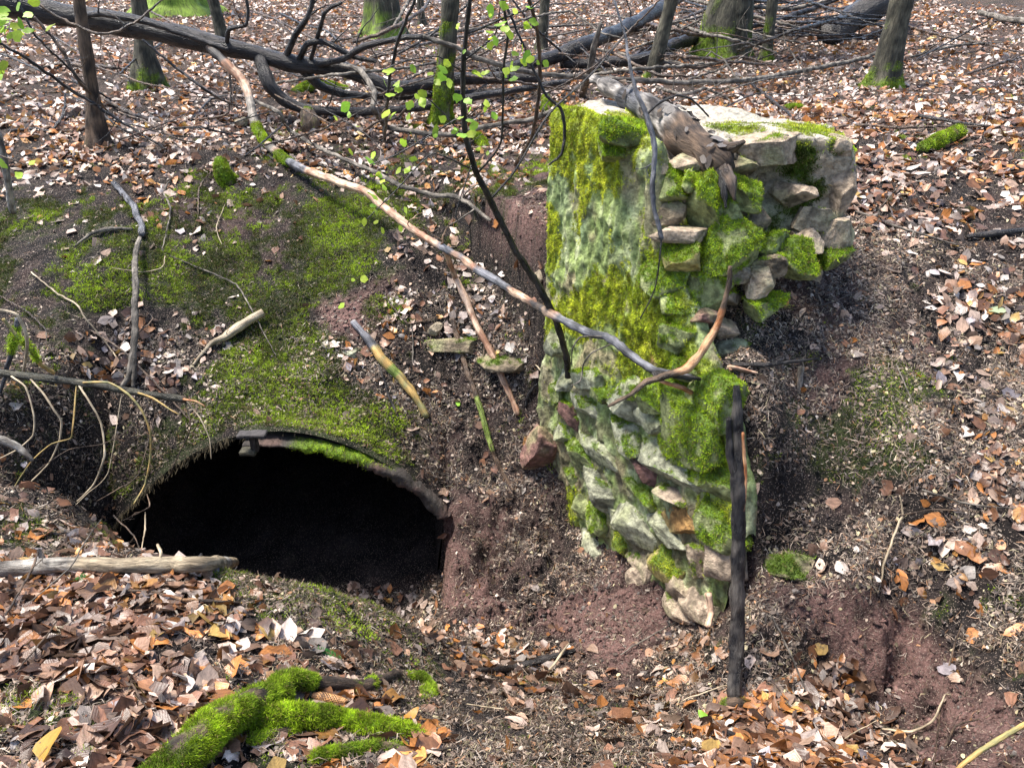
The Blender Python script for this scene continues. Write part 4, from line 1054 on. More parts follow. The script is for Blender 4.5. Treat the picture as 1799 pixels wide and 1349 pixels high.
# ------------------------------------------------------------------ big fallen wood at the back
B = branch
B('fallen_tree', 'long dark wet fallen beech trunk sweeping from the top left corner to the centre', 'fallen tree',
  [(-90, -25, 0, 8.0), (0, 2, 0, 8.1), (110, 26, 0, 8.2), (233, 47, 0, 8.3), (333, 67, 0, 8.3), (400, 85, 0, 8.3), (467, 99, 0, 8.4), (520, 113, 0, 8.4), (600, 122, 0, 8.5), (650, 140, 0, 8.55), (690, 156, 0, 8.6), (740, 150, 0, 8.8), (800, 140, 0, 9.0), (870, 137, 0, 9.2), (950, 136, 0, 9.3)],
  [44, 44, 42, 37, 36, 30, 27, 28, 27, 26, 22, 22, 20, 18], 'dark', twigs=8, tl=(.3, .9), lump=.08, wob=.1,
  forks=[([(450, 105, 0, 8.35), (473, 150, 0, 8.2), (500, 177, 0, 8.2), (533, 192, 0, 8.2), (600, 197, 0, 8.2), (700, 193, 0, 8.2), (790, 180, 0, 8.3), (860, 166, 0, 8.5), (1000, 143, 0, 9.2)], [24, 22, 18, 16, 15, 14, 12, 9]),
         ([(517, 120, 0, 8.4), (560, 150, 0, 8.5), (610, 166, 0, 8.6), (700, 170, 0, 8.8), (800, 165, 0, 9.0), (900, 160, 0, 9.1)], [16, 14, 13, 12, 10]),
         ([(500, 92, 0, 8.4), (520, 60, 0, 8.3), (540, 32, 0, 8.2), (548, 10, 0, 8.2), (550, -15, 0, 8.2)], [12, 10, 9, 8]),
         ([(540, 28, 0, 8.2), (570, 25, 0, 8.2), (600, 5, 0, 8.2)], [8, 7, 6]),
         ([(390, 66, 0, 8.2), (402, 52, 0, 8.15), (432, 45, 0, 8.1), (436, 20, 0, 8.1), (432, -5, 0, 8.1)], [9, 7, 6, 5]),
         ([(520, 100, 0, 8.4), (540, 78, 0, 8.3), (570, 74, 0, 8.3), (620, 100, 0, 8.3), (660, 108, 0, 8.3)], [12, 11, 9, 8]),
         ([(110, 0, 0, 8.0), (180, 25, 0, 8.05), (250, 38, 0, 8.05), (320, 60, 0, 8.1), (400, 88, 0, 8.15)], [9, 10, 9, 8]),
         ([(545, 125, 0, 8.4), (600, 105, 0, 8.3), (640, 82, 0, 8.2), (700, 68, 0, 8.1), (743, 65, 0, 8.0)], [12, 11, 10, 9])])
B('peeled_branch', 'long half peeled branch running from the fallen tree across the slope to the wall', 'branch',
  [(367, 85, 0, 8.15), (400, 115, 0, 8.0), (430, 150, 0, 7.9), (441, 185, 0, 7.7), (449, 220, 0, 7.5), (470, 255, 0, 7.2), (505, 283, 0, 6.8), (540, 300, 0, 6.5), (600, 322, 0, 6.15), (640, 335, 0, 6.0), (667, 357, 0, 5.8), (710, 393, 0, 5.55), (760, 425, 0, 5.3), (807, 452, 0, 5.05), (850, 481, 0, 4.8), (900, 510, 0, 4.55), (940, 536, 0, 4.32), (980, 558, 0, 4.1), (1030, 582, 0, 3.9), (1077, 598, 0, 3.72), (1110, 625, 0, 3.6), (1147, 650, 0, 3.48), (1215, 664, 0, 3.36)],
  [15, 16, 15, 15, 14, 14, 13, 14, 15, 15, 14, 12], 'peel', twigs=2, wob=.12, moss=[(.17, .225, 1), (.27, .305, 1)],
  two=[(.0, .04, 'dark'), (.10, .17, 'grey'), (.225, .27, 'grey'), (.305, .36, 'blue'), (.62, .665, 'blue'), (.70, .77, 'blue'), (.80, .83, 'dark'), (.845, 1.1, 'blue')],
  forks=[([(783, 440, 0, 5.18), (800, 487, .06), (820, 530, .06), (840, 577, .06), (863, 620, .05), (877, 650, .04), (890, 680, .03), (910, 727, .03)], [10, 11, 12, 12, 11, 11]),
         ([(1085, 600, 0, 3.7), (1040, 620, 0, 3.72), (1025, 640, 0, 3.72), (1020, 668, 0, 3.7), (1003, 678, 0, 3.7)], [3, 3, 2], 'grey'),
         ([(1060, 592, 0, 3.76), (1020, 592, 0, 3.76), (1006, 612, 0, 3.76), (1004, 640, 0, 3.76)], [3, 3, 2], 'grey')])
B('forked_twig', 'orange brown forked branch standing up in front of the wall and reaching down left', 'branch',
  [(1283, 468, 0, 3.42), (1280, 500, 0, 3.42), (1270, 540, 0, 3.4), (1258, 575, 0, 3.38), (1235, 615, 0, 3.34), (1205, 648, 0, 3.3), (1165, 662, 0, 3.28), (1135, 672, 0, 3.25), (1110, 692, 0, 3.22), (1068, 714, 0, 3.2)],
  [8, 10, 11, 13, 14, 16, 14, 12, 9, 5], 'brown', wob=.15, twigs=0, two=[(.22, .6, 'orange')], lump=.12,
  forks=[([(1160, 662, 0, 3.28), (1150, 656, 0, 3.3), (1200, 662, 0, 3.32), (1245, 668, 0, 3.36)], [9, 11, 10, 6], 'dark'), ([(1150, 668, 0, 3.28), (1200, 682, 0, 3.3), (1215, 690, 0, 3.32)], [6, 9, 8], 'orange')])
B('fallen_stick', 'dark knobbly stick lying level on the soil right of the forked branch', 'stick', [(1172, 630, .05), (1230, 634, .05), (1300, 640, .03), (1350, 640, .03), (1440, 630, .02)], [6, 8, 9, 8, 4], 'dark', twigs=2, tl=(.06, .15))
B('fallen_stick', 'pinkish bare stick lying just below the dark knobbly stick', 'stick', [(1240, 645, .04), (1290, 646, .04), (1330, 656, .02)], [8, 8, 5], 'peel')
B('charred_post', 'charred black split post leaning upright against the soil beside the wall end', 'post', [(1293, 678, 0, 3.04), (1296, 740, 0, 2.98), (1297, 830, 0, 2.90), (1298, 920, 0, 2.80), (1297, 1020, 0, 2.70), (1294, 1120, 0, 2.6), (1290, 1225, .02)], [13, 22, 25, 27, 26, 27, 24], 'char', wob=.10, lump=.15,
  forks=[([(1290, 860, 0, 2.87), (1282, 800, 0, 2.92), (1280, 734, 0, 2.97)], [12, 14, 10]), ([(1304, 960, 0, 2.74), (1309, 850, 0, 2.86), (1305, 760, 0, 2.94)], [5, 9, 5], 'orange')])
B('fallen_log', 'silvery broken log with flaking bark lying across the wall top', 'log', [(1040, 140, 0, 5.4), (1080, 158, 0, 5.0), (1120, 178, 0, 4.75), (1160, 203, 0, 4.5), (1200, 235, 0, 4.25), (1240, 268, 0, 4.02), (1272, 292, 0, 3.88)], [14, 28, 42, 52, 60, 62, 54], 'flaky', wob=.15, lump=.26, twigs=0, two=[(.72, 1.1, 'brown'), (.35, .5, 'blue')],
  forks=[([(1240, 262, 0, 4.02), (1285, 258, 0, 3.9), (1308, 250, 0, 3.85)], [40, 24, 10], 'brown'), ([(1262, 285, 0, 3.9), (1283, 320, 0, 3.78), (1290, 352, 0, 3.72)], [34, 22, 6], 'brown'), ([(1265, 280, 0, 3.92), (1270, 330, 0, 3.76), (1276, 365, 0, 3.7)], [26, 14, 5], 'dark')])
B('bare_branch', 'thin bluish grey branch hanging down in front of the broken wall', 'branch', [(1075, -10, 0, 3.9), (1100, 70, 0, 3.8), (1105, 110, 0, 3.72), (1118, 160, 0, 3.66), (1140, 215, 0, 3.6), (1150, 265, 0, 3.56), (1147, 320, 0, 3.52), (1148, 360, 0, 3.5), (1162, 420, 0, 3.46)], [4, 5, 6, 7, 9, 10, 9, 9, 9], 'blue', wob=.2, twigs=1, tl=(.1, .2),
  forks=[([(1130, 205, 0, 3.6), (1160, 180, 0, 3.62), (1190, 168, 0, 3.64), (1215, 175, 0, 3.66), (1245, 205, 0, 3.7)], [4, 5, 4, 3], 'dark'), ([(1163, 418, 0, 3.45), (1158, 460, 0, 3.42), (1150, 510, 0, 3.42), (1125, 560, 0, 3.42)], [3, 3, 2], 'dark')])
def bark_flakes():
    lg = [o for o in bpy.data.objects if o.name.startswith('fallen_log')][-1]; of = np.array(lg.location)
    pts = [P3(q) for q in [(1080, 158, 0, 5.0), (1120, 178, 0, 4.75), (1160, 203, 0, 4.5), (1200, 235, 0, 4.25), (1240, 268, 0, 4.02), (1272, 292, 0, 3.88)]]
    R_ = [.075, .085, .095, .10, .10, .085]; rr = np.random.default_rng(4); n = 30
    k = rr.uniform(0, 4.99, n); i = k.astype(int); f = (k-i)[:, None]; pts = np.array(pts); C = pts[i]*(1-f)+pts[i+1]*f; rad = np.interp(k, range(6), R_)
    ax = norm(pts[i+1]-pts[i]); th = rr.uniform(-1.5, 1.5, n); up = norm(np.cross(ax, np.cross([0, 0, 1.0], ax))); sd_ = np.cross(ax, up)
    Nn = up*np.cos(th)[:, None]+sd_*np.sin(th)[:, None]
    v, f_, c, u = leaves(C+Nn*rad[:, None]*1.02, Nn, rr.uniform(.035, .09, n), np.full(n, .16), 5, .8, np.array([(.40, .36, .32), (.28, .2, .14), (.10, .08, .07), (.34, .30, .28)])[rr.integers(0, 4, n)])
    for q in range(n):
        a_ = slice(q*15, q*15+15); mesh_np('bark_flake', v[a_]-of, [f_[:8]], M_BARK, lg, col=c[a_], vec=u[a_])
bark_flakes()
LOGG = 'fallen logs behind the wall'
B('fallen_log', 'dark straight log slanting up to the right behind the wall', 'log', [(867, 124, .15), (933, 110, .18), (983, 97, .22), (1033, 77, .3), (1117, 42, .4), (1170, 8, .5), (1210, -20, .6)], [18, 21, 22, 24, 26, 26], 'dark', wob=.08, lump=.08, twigs=3, tl=(.3, .8), group=LOGG)
B('fallen_log', 'dark wet log lying level behind the leaning olive trunk', 'log', [(985, 112, .1), (1060, 110, .12), (1130, 104, .15), (1180, 82, .2), (1240, 66, .25), (1300, 68, .2), (1345, 72, .15)], [16, 18, 20, 22, 22, 18], 'dark', wob=.1, twigs=6, tl=(.3, .9), group=LOGG)
B('fallen_log', 'thick black log propped up at the top edge near the spruce trunk', 'log', [(1455, 66, .1), (1500, 35, .3), (1545, 5, .5), (1580, -30, .7)], [36, 46, 52, 54], 'dark', wob=.05, twigs=5, tl=(.4, 1), group=LOGG)
B('fallen_log', 'pale log stub lying at the top right corner of the slope', 'log', [(1720, 22, .1), (1760, 32, .1), (1820, 42, .1)], [8, 10, 12], 'grey', group=LOGG)
B('fallen_log', 'dead grey snag standing up behind the wall top', 'snag', [(1022, 168, .0), (1035, 130, 0, 8.3), (1044, 80, 0, 8.1), (1056, 42, 0, 8.0)], [14, 12, 11, 7], 'grey', wob=.2)
B('long_branch', 'long thin grey branch crossing level behind the wall to the spruce', 'branch', [(743, 65, 0, 8.0), (800, 83, 0, 8.0), (840, 103, 0, 8.0), (907, 123, 0, 8.0), (960, 132, 0, 8.1), (1020, 135, 0, 8.2), (1117, 142, 0, 8.3), (1200, 145, .25), (1300, 143, .15), (1400, 127, .12), (1510, 105, .12), (1545, 92, .2)], [8, 9, 9, 10, 10, 9, 8, 6], 'grey', wob=.2, twigs=6, tl=(.3, .8))
B('curved_branch', 'bent grey branch drooping left of the leafy sapling then running right to the wall', 'branch', [(600, 115, 0, 7.9), (633, 125, 0, 7.7), (657, 160, 0, 7.4), (655, 190, 0, 7.2), (680, 223, .12), (733, 233, .1), (787, 238, .1), (853, 223, .12), (933, 210, .15), (970, 195, .2)], [8, 10, 10, 9, 9, 9, 9, 8], 'grey', wob=.2, twigs=4, tl=(.2, .6))
B('curved_branch', 'slender brown branch running from the peeled branch fork down to the dark stem', 'branch', [(450, 178, 0, 7.5), (490, 198, 0, 7.2), (510, 230, .15), (560, 260, .1), (600, 278, .1), (660, 303, .12), (700, 325, .12), (760, 343, .12), (800, 345, .12), (830, 362, .15), (862, 388, .2)], [6, 7, 7, 7, 8, 9, 8, 6], 'grey', wob=.25, twigs=4, tl=(.15, .4))

# brush at the back: each a branch of its own
BR = [([(700, 95, .3), (760, 60, .5), (820, 10, .8), (850, -20, 1)], 5), ([(760, 130, .2), (840, 100, .4), (900, 60, .6), (940, 20, .8)], 4), ([(860, 80, .7), (900, 40, .8), (1000, 20, .8), (1060, 60, .6), (1140, 75, .5)], 4),
 ([(900, 0, .9), (940, 50, .6), (985, 90, .3), (1010, 110, .2)], 4), ([(960, 165, .3), (1040, 120, .5), (1110, 50, .8), (1170, -10, 1.1)], 4), ([(1310, 12, .5), (1390, 15, .4), (1460, 0, .5)], 8), ([(1310, 50, .3), (1370, 35, .3), (1440, 12, .4), (1480, -5, .5)], 9),
 ([(1310, 30, .3), (1400, 40, .3), (1480, 25, .4)], 6), ([(1330, 60, .2), (1420, 50, .2), (1500, 30, .3), (1550, 30, .3)], 7), ([(1300, 0, .5), (1350, 30, .3), (1420, 60, .1)], 5), ([(1160, 110, .2), (1230, 120, .1), (1300, 100, .2), (1360, 115, .1)], 6),
 ([(1210, 140, .1), (1270, 120, .2), (1320, 90, .3)], 4), ([(1320, 148, .05), (1360, 180, .05), (1400, 212, .03)], 5), ([(1590, 45, .1), (1640, 60, .15), (1720, 75, .1), (1799, 95, .05)], 5), ([(1600, 100, .05), (1680, 80, .1), (1760, 75, .1)], 5),
 ([(1610, 105, .1), (1690, 62, .3), (1740, 35, .5)], 3), ([(1400, 235, .02), (1500, 220, .03), (1580, 225, .05), (1680, 222, .05), (1799, 225, .03)], 5), ([(1500, 370, .03), (1580, 400, .04), (1680, 430, .03)], 5), ([(1615, 203, .06), (1680, 215, .06), (1740, 222, .03)], 7),
 ([(620, 75, .5), (680, 55, .6), (740, 20, .7), (760, -10, .8)], 7), ([(690, 50, .5), (720, 0, .7), (730, -20, .8)], 6), ([(1020, 85, .4), (1070, 130, .2), (1090, 150, .1)], 4), ([(1080, 95, .3), (1150, 130, .1), (1210, 135, .1)], 6), ([(830, 165, .1), (870, 140, .2), (960, 120, .3)], 4),
 ([(700, 250, .03), (800, 258, .02), (840, 245, .03)], 4), ([(640, 230, .2), (660, 215, .3), (700, 205, .3), (745, 150, .6)], 5), ([(1420, 190, .02), (1500, 150, .03), (1570, 130, .05)], 4), ([(1270, 190, .1), (1330, 165, .1), (1420, 170, .1)], 3), ([(1700, 130, .05), (1760, 110, .1), (1799, 100, .1)], 5), ([(1100, 90, .4), (1180, 60, .4), (1260, 20, .5)], 4)]
rb = np.random.default_rng(77)
for k in range(64):
    cx, cy = (rb.uniform(1300, 1520), rb.uniform(-5, 70)) if k % 3 == 0 else (rb.uniform(620, 1330), rb.uniform(20, 175))
    a = rb.uniform(-.5, .35); L = rb.uniform(60, 170); lf = rb.uniform(.1, .6)
    BR.append(([(cx-L*math.cos(a), cy-L*math.sin(a), lf*.3), (cx-L*.3, cy-L*.3*math.sin(a)+rb.normal(0, 6), lf), (cx+L*.35, cy+L*.3*math.sin(a)+rb.normal(0, 6), lf*.8), (cx+L*math.cos(a), cy+L*math.sin(a), lf*.4)], rb.uniform(3, 6.5) if k < 34 else rb.uniform(1.8, 3)))
BL = ['near the leafy sapling', 'behind the slanting log', 'by the twin ribbed trunk', 'on the right hand slope', 'above the fallen tree', 'beside the spruce trunk']
for i, (p, w_) in enumerate(BR):
    cx = np.mean([q[0] for q in p])
    where = ('in the brush behind the leafy sapling' if cx < 900 else 'in the brush behind the wall' if cx < 1280 else 'in the brush pile between ribbed trunk and spruce' if cx < 1520 else 'on the leafy slope right of the spruce')
    B('dead_branch', 'thin bare dead branch ' + where, 'branch', p, [w_*.8, w_, w_*.9, w_*.5], ('dark', 'brown', 'grey')[i % 3], twigs=2+(i % 3), tl=(.15, .5), wob=.4, group='dead branches ' + where)
# left back twigs
LB = [([(-10, 72, 0, 6.6), (50, 105, 0, 6.8), (120, 155, 0, 7), (200, 205, 0, 7.1), (290, 262, .05)], 6), ([(60, 30, 0, 7), (110, 90, 0, 7), (140, 145, 0, 7), (210, 215, .1)], 6), ([(25, -10, 0, 6.6), (60, 60, 0, 6.6), (110, 110, 0, 6.8), (150, 150, 0, 6.9)], 4),
 ([(50, -5, 0, 6.5), (100, 30, 0, 6.5), (170, 60, 0, 6.5), (210, 55, 0, 6.6), (250, 30, 0, 6.7), (290, -5, 0, 6.8)], 5), ([(250, 70, 0, 7), (310, 120, 0, 7), (370, 165, 0, 7), (420, 190, .1)], 5), ([(170, 165, .1), (230, 200, .05), (290, 215, .02), (300, 210, .02)], 7),
 ([(15, 230, .02), (60, 228, .02), (90, 230, .02), (112, 200, .1), (115, 165, .2)], 6), ([(350, 210, .03), (400, 200, .1), (405, 140, .4), (395, 100, .6)], 4), ([(335, 212, .03), (370, 175, .05), (400, 168, .1)], 4), ([(65, 120, .04), (110, 113, .04), (180, 118, .04), (240, 125, .03)], 8),
 ([(410, 245, .02), (450, 262, .02), (480, 280, .03)], 5), ([(345, 205, .02), (375, 200, .03), (400, 198, .02)], 8), ([(560, 290, .02), (600, 300, .02), (640, 340, .02)], 3)]
rb = np.random.default_rng(78)
for k in range(26):
    cx, cy = rb.uniform(20, 620), rb.uniform(20, 240); a = rb.uniform(.1, .9)*(1 if rb.random() < .7 else -1); L = rb.uniform(40, 120); lf = rb.uniform(.05, .4)
    LB.append(([(cx-L*math.cos(a), cy-L*math.sin(a)*.7, lf), (cx-L*.3, cy-L*.3*math.sin(a)+rb.normal(0, 5), lf*.9), (cx+L*.35, cy+L*.3*math.sin(a)+rb.normal(0, 5), lf*.6), (cx+L*math.cos(a), cy+L*math.sin(a)*.7, .04)], rb.uniform(2, 4)))
for i, (p, w_) in enumerate(LB):
    B('dead_branch', 'thin dark twig branch arching over the leafy slope at upper left', 'branch', p, [w_*.8, w_, w_, w_*.5], ('dark', 'brown')[i % 2], twigs=2, tl=(.15, .4), wob=.4, group='twig branches at upper left')

# ------------------------------------------------------------------ middle and near sticks
B('fallen_stick', 'bluish bare stick curving down the mossy slope, ending at a grey upright stem', 'stick', [(200, 322, .04), (225, 350, .04), (245, 385, .04), (250, 414, .03)], [10, 11, 11, 11], 'blue', two=None)
B('fallen_stick', 'smooth grey stick standing almost upright from the leaf pocket to the bluish stick', 'stick', [(246, 418, .06), (238, 450, .12), (238, 500, .16), (237, 560, .16), (235, 610, .12), (230, 655, .08), (215, 678, .05)], [8, 10, 11, 11, 12, 12, 8], 'grey', wob=.15, forks=[([(235, 620, .1), (236, 655, .08), (234, 680, .05)], [10, 9, 6])])
B('fallen_stick', 'short grey bent stick on the moss left of the bluish stick', 'stick', [(132, 432, .02), (160, 410, .03), (195, 402, .03), (232, 403, .02)], [3, 6, 7, 5], 'grey')
B('birch_stick', 'pale birch branch leaning at the left edge of the picture', 'branch', [(-20, 190, 0, 4.8), (0, 250, 0, 4.8), (12, 310, 0, 4.85), (22, 372, 0, 5.0)], [12, 13, 12, 12], 'birch', wob=.1)
B('rotten_branch', 'short yellowish rotten branch leaning on the slope above the arch', 'branch', [(462, 550, .07), (440, 562, .06), (405, 585, .05), (370, 605, .03), (340, 640, .02)], [14, 17, 16, 8, 3], 'pale', twigs=3, tl=(.08, .2), lump=.12)
B('rotten_branch', 'yellow and black rotten stick lying down the slope right of the arch', 'branch', [(620, 565, .03), (650, 600, .03), (672, 632, .03), (705, 665, .03), (728, 695, .03), (750, 732, .03)], [10, 15, 17, 17, 15, 12], 'yellow', two=[(0, .3, 'blue'), (.5, .6, 'mossy')], wob=.1, twigs=1, tl=(.1, .2))
B('fallen_stick', 'long thin dark stick lying down the slope between yellow stick and peeled fork', 'stick', [(794, 560, .03), (805, 600, .03), (820, 650, .03), (838, 700, .03), (852, 750, .03), (868, 800, .03), (888, 840, .02), (902, 862, .02)], [9, 9, 10, 10, 10, 8, 7, 4], 'brown', twigs=2, tl=(.08, .2), two=[(.45, .75, 'mossy')])
B('fallen_stick', 'short dark slanting stick at the foot of the wall beside the red rock', 'stick', [(922, 715, .03), (930, 690, .05), (943, 675, .06)], [5, 6, 4], 'dark')
B('fallen_stick', 'thin black stick on the soil just left of the yellow rotten stick', 'stick', [(700, 735, .02), (685, 700, .03), (672, 660, .03), (665, 640, .03)], [4, 5, 4, 3], 'dark', twigs=1, tl=(.08, .15))
B('near_log', 'pale weathered log with snapped stubs resting on the near bank at left', 'log', [(-60, 1003, .05), (30, 998, .05), (100, 992, .05), (200, 992, .05), (300, 992, .05), (370, 990, .05), (412, 988, .06)], [26, 27, 27, 27, 28, 27, 16], 'birch', wob=.05, lump=.06, two=[(.15, .5, 'pale'), (.7, 1.1, 'pale')],
  forks=[([(80, 985, .07), (72, 975, .09), (68, 965, .11)], [12, 10, 7], 'dark'), ([(280, 985, .07), (283, 972, .1), (277, 957, .12)], [8, 6, 5], 'pale'), ([(335, 992, .07), (345, 985, .09), (354, 973, .11)], [10, 7, 5], 'dark')])
B('drooping_branch', 'olive branch reaching in from the left with pale drooping side twigs', 'branch', [(-60, 652, 0, 3.9), (0, 655, 0, 3.9), (70, 664, 0, 3.9), (140, 672, 0, 3.9), (210, 684, 0, 3.92), (270, 694, 0, 3.95), (325, 702, 0, 4.0)], [14, 13, 13, 13, 13, 13, 12], 'brown', wob=.08, two=[(0, 1, 'trunk')], twigs=0,
  forks=[([(12, 657, 0, 3.88), (45, 680, 0, 3.8), (60, 730, 0, 3.72), (58, 765, 0, 3.68), (30, 790, 0, 3.6), (0, 805, 0, 3.55)], [2.9, 3.6, 2.9, 2.9, 2.2], 'pale'),
         ([(45, 662, 0, 3.88), (75, 690, 0, 3.8), (95, 720, 0, 3.72), (108, 740, 0, 3.7), (104, 775, 0, 3.66), (85, 815, 0, 3.6), (40, 860, 0, 3.5), (0, 900, 0, 3.42)], [3.6, 3.6, 3.6, 2.9, 2.9, 2.2], 'pale'),
         ([(108, 738, 0, 3.7), (128, 750, 0, 3.7), (124, 770, 0, 3.68), (90, 780, 0, 3.64), (55, 810, 0, 3.6), (25, 855, 0, 3.5)], [2.9, 2.9, 2.2, 2.2], 'yellow'),
         ([(135, 678, 0, 3.88), (160, 710, 0, 3.8), (178, 745, 0, 3.75), (184, 800, 0, 3.65), (165, 850, 0, 3.6), (130, 885, 0, 3.5), (80, 905, 0, 3.4)], [3.6, 3.6, 3.6, 2.9, 2.2], 'pale'),
         ([(135, 668, 0, 3.86), (190, 672, 0, 3.82), (225, 692, 0, 3.78), (250, 722, 0, 3.74), (264, 760, 0, 3.7), (264, 805, 0, 3.66), (255, 850, 0, 3.6), (235, 885, 0, 3.5)], [3.6, 4.3, 4.3, 3.6, 2.9, 2.2], 'yellow'),
         ([(235, 688, 0, 3.86), (270, 700, 0, 3.8), (300, 720, 0, 3.76), (315, 728, 0, 3.74)], [3.6, 3.6, 2.9, 2.2], 'yellow'),
         ([(320, 700, 0, 3.98), (345, 705, 0, 3.9), (360, 714, 0, 3.88)], [5, 2.9, 2.2], 'orange'),
         ([(330, 706, 0, 3.98), (352, 735, 0, 3.9), (368, 770, 0, 3.85), (371, 806, 0, 3.8)], [2.9, 2.9, 2.2, 2.2], 'pale'),
         ([(330, 706, 0, 3.98), (335, 750, 0, 3.9), (318, 790, 0, 3.85), (295, 840, 0, 3.8)], [2.9, 2.2, 1.4], 'brown'),
         ([(250, 722, 0, 3.74), (225, 755, 0, 3.7), (180, 780, 0, 3.66), (120, 790, 0, 3.6), (60, 830, 0, 3.5)], [1.8, 1.8, 1.4], 'brown'),
         ([(184, 800, 0, 3.65), (190, 830, 0, 3.6), (150, 870, 0, 3.5), (120, 900, 0, 3.4)], [1.4, 1.4, 1.2], 'pale'),
         ([(262, 800, 0, 3.66), (245, 830, 0, 3.6), (205, 860, 0, 3.5), (170, 880, 0, 3.4)], [1.4, 1.4, 1.2], 'brown')])
B('arching_stem', 'pale hooped stem arching at the left edge above the drooping branch', 'branch', [(-30, 545, 0, 3.7), (0, 545, 0, 3.7), (30, 553, 0, 3.7), (47, 590, 0, 3.7), (47, 620, 0, 3.72), (41, 652, 0, 3.75)], [5, 5, 5, 6, 6, 5], 'pale', wob=.1)
B('arching_stem', 'mossy stem slanting down at the left edge through the hooped stem', 'branch', [(5, 560, 0, 3.8), (30, 590, 0, 3.8), (55, 615, 0, 3.8), (70, 640, 0, 3.85), (95, 655, 0, 3.9)], [5, 7, 9, 8, 6], 'yellow', moss=[(.25, .7, .9)])
B('arching_stem', 'bluish mossy stick standing at the left edge beside the hooped stem', 'branch', [(32, 560, 0, 4.0), (24, 600, 0, 4.0), (14, 645, 0, 4.0), (0, 690, 0, 3.95)], [9, 9, 8, 6], 'blue', moss=[(.1, .5, .8)])
B('fallen_branch', 'thick pale weathered branch end at the left edge below the drooping branch', 'branch', [(-40, 765, 0, 3.5), (0, 772, 0, 3.5), (30, 785, 0, 3.5), (57, 808, 0, 3.48)], [14, 15, 15, 8], 'birch', wob=.06)
TW = [([(55, 478, .03), (100, 515, .04), (135, 535, .06), (150, 560, .08), (200, 620, .06), (222, 668, .04)], 3.5), ([(160, 580, .08), (220, 620, .08), (300, 700, .06), (330, 735, .04)], 4), ([(300, 450, .03), (360, 475, .04), (415, 500, .04), (440, 540, .05), (485, 625, .03)], 3), ([(240, 590, .1), (268, 560, .08), (255, 545, .06)], 3),
  ([(290, 450, .05), (285, 470, .05), (250, 478, .05), (190, 470, .03)], 2), ([(0, 520, .03), (50, 550, .05), (80, 580, .05), (82, 610, .05)], 3), ([(355, 255, .02), (290, 330, .02), (300, 370, .03), (285, 440, .02)], 3.5), ([(348, 385, .02), (350, 330, .04), (372, 300, .06)], 3),
  ([(395, 360, .02), (380, 400, .03), (390, 430, .02)], 2), ([(770, 555, .02), (720, 570, .03), (690, 540, .04), (680, 525, .05)], 3), ([(725, 640, .02), (726, 600, .03), (724, 570, .02)], 3), ([(850, 690, .02), (850, 640, .03), (850, 600, .04)], 3), ([(945, 700, .02), (955, 660, .03), (940, 640, .03)], 4),
  ([(1360, 545, .02), (1450, 535, .04), (1530, 500, .04)], 2.5), ([(1575, 640, .02), (1600, 700, .03), (1610, 735, .02)], 2.5), ([(1290, 690, .05), (1310, 715, .04), (1345, 730, .02)], 3), ([(1542, 1042, .02), (1560, 970, .05), (1585, 905, .08), (1580, 870, .1)], 4), ([(1580, 905, .08), (1640, 895, .05), (1720, 900, .03)], 3.5),
  ([(1620, 860, .03), (1700, 885, .04), (1799, 895, .03)], 4), ([(1640, 1349, .02), (1655, 1230, .04), (1675, 1140, .08), (1690, 1095, .1)], 3.5), ([(1550, 1280, .03), (1600, 1285, .03), (1640, 1265, .05), (1660, 1220, .1)], 5), ([(1660, 1310, .03), (1680, 1275, .04), (1720, 1262, .04)], 4), ([(1355, 1080, .03), (1390, 1150, .03), (1420, 1225, .02)], 3.5),
  ([(1310, 935, .02), (1300, 905, .05), (1345, 880, .05)], 3), ([(1200, 1230, .02), (1240, 1215, .03), (1300, 1195, .02)], 3), ([(1070, 1285, .02), (1110, 1260, .03), (1140, 1240, .02)], 4), ([(1110, 1280, .02), (1145, 1255, .03)], 3), ([(880, 1345, .02), (950, 1330, .03), (1040, 1318, .02)], 5), ([(820, 1236, .02), (880, 1245, .03), (930, 1255, .02)], 2.5),
  ([(10, 1080, .03), (45, 1020, .08), (60, 990, .12), (68, 965, .14)], 5), ([(50, 1060, .03), (120, 1000, .1), (150, 950, .15), (178, 912, .2)], 3), ([(28, 1180, .04), (75, 1125, .06), (100, 1090, .05)], 4), ([(130, 1096, .02), (185, 1083, .03)], 4), ([(225, 1185, .03), (245, 1225, .05), (265, 1255, .03)], 4), ([(285, 1100, .03), (340, 1120, .03)], 3),
  ([(200, 905, 0, 3.3), (230, 935, 0, 3.2), (245, 960, 0, 3.1)], 3), ([(255, 900, 0, 3.4), (255, 930, 0, 3.3), (248, 965, 0, 3.1)], 3), ([(235, 905, 0, 3.4), (262, 890, 0, 3.4), (258, 868, 0, 3.5)], 3), ([(1090, 1150, .02), (1120, 1130, .03), (1190, 1090, .03)], 3), ([(1290, 1330, .02), (1350, 1320, .03), (1430, 1325, .02)], 3),
  ([(1440, 1349, .02), (1480, 1300, .04), (1540, 1265, .04)], 3), ([(650, 1090, .02), (700, 1110, .03), (760, 1150, .02)], 2.5), ([(690, 1160, .02), (760, 1130, .03), (800, 1120, .02)], 3), ([(560, 1095, .02), (600, 1130, .03), (640, 1150, .03)], 2.5)]
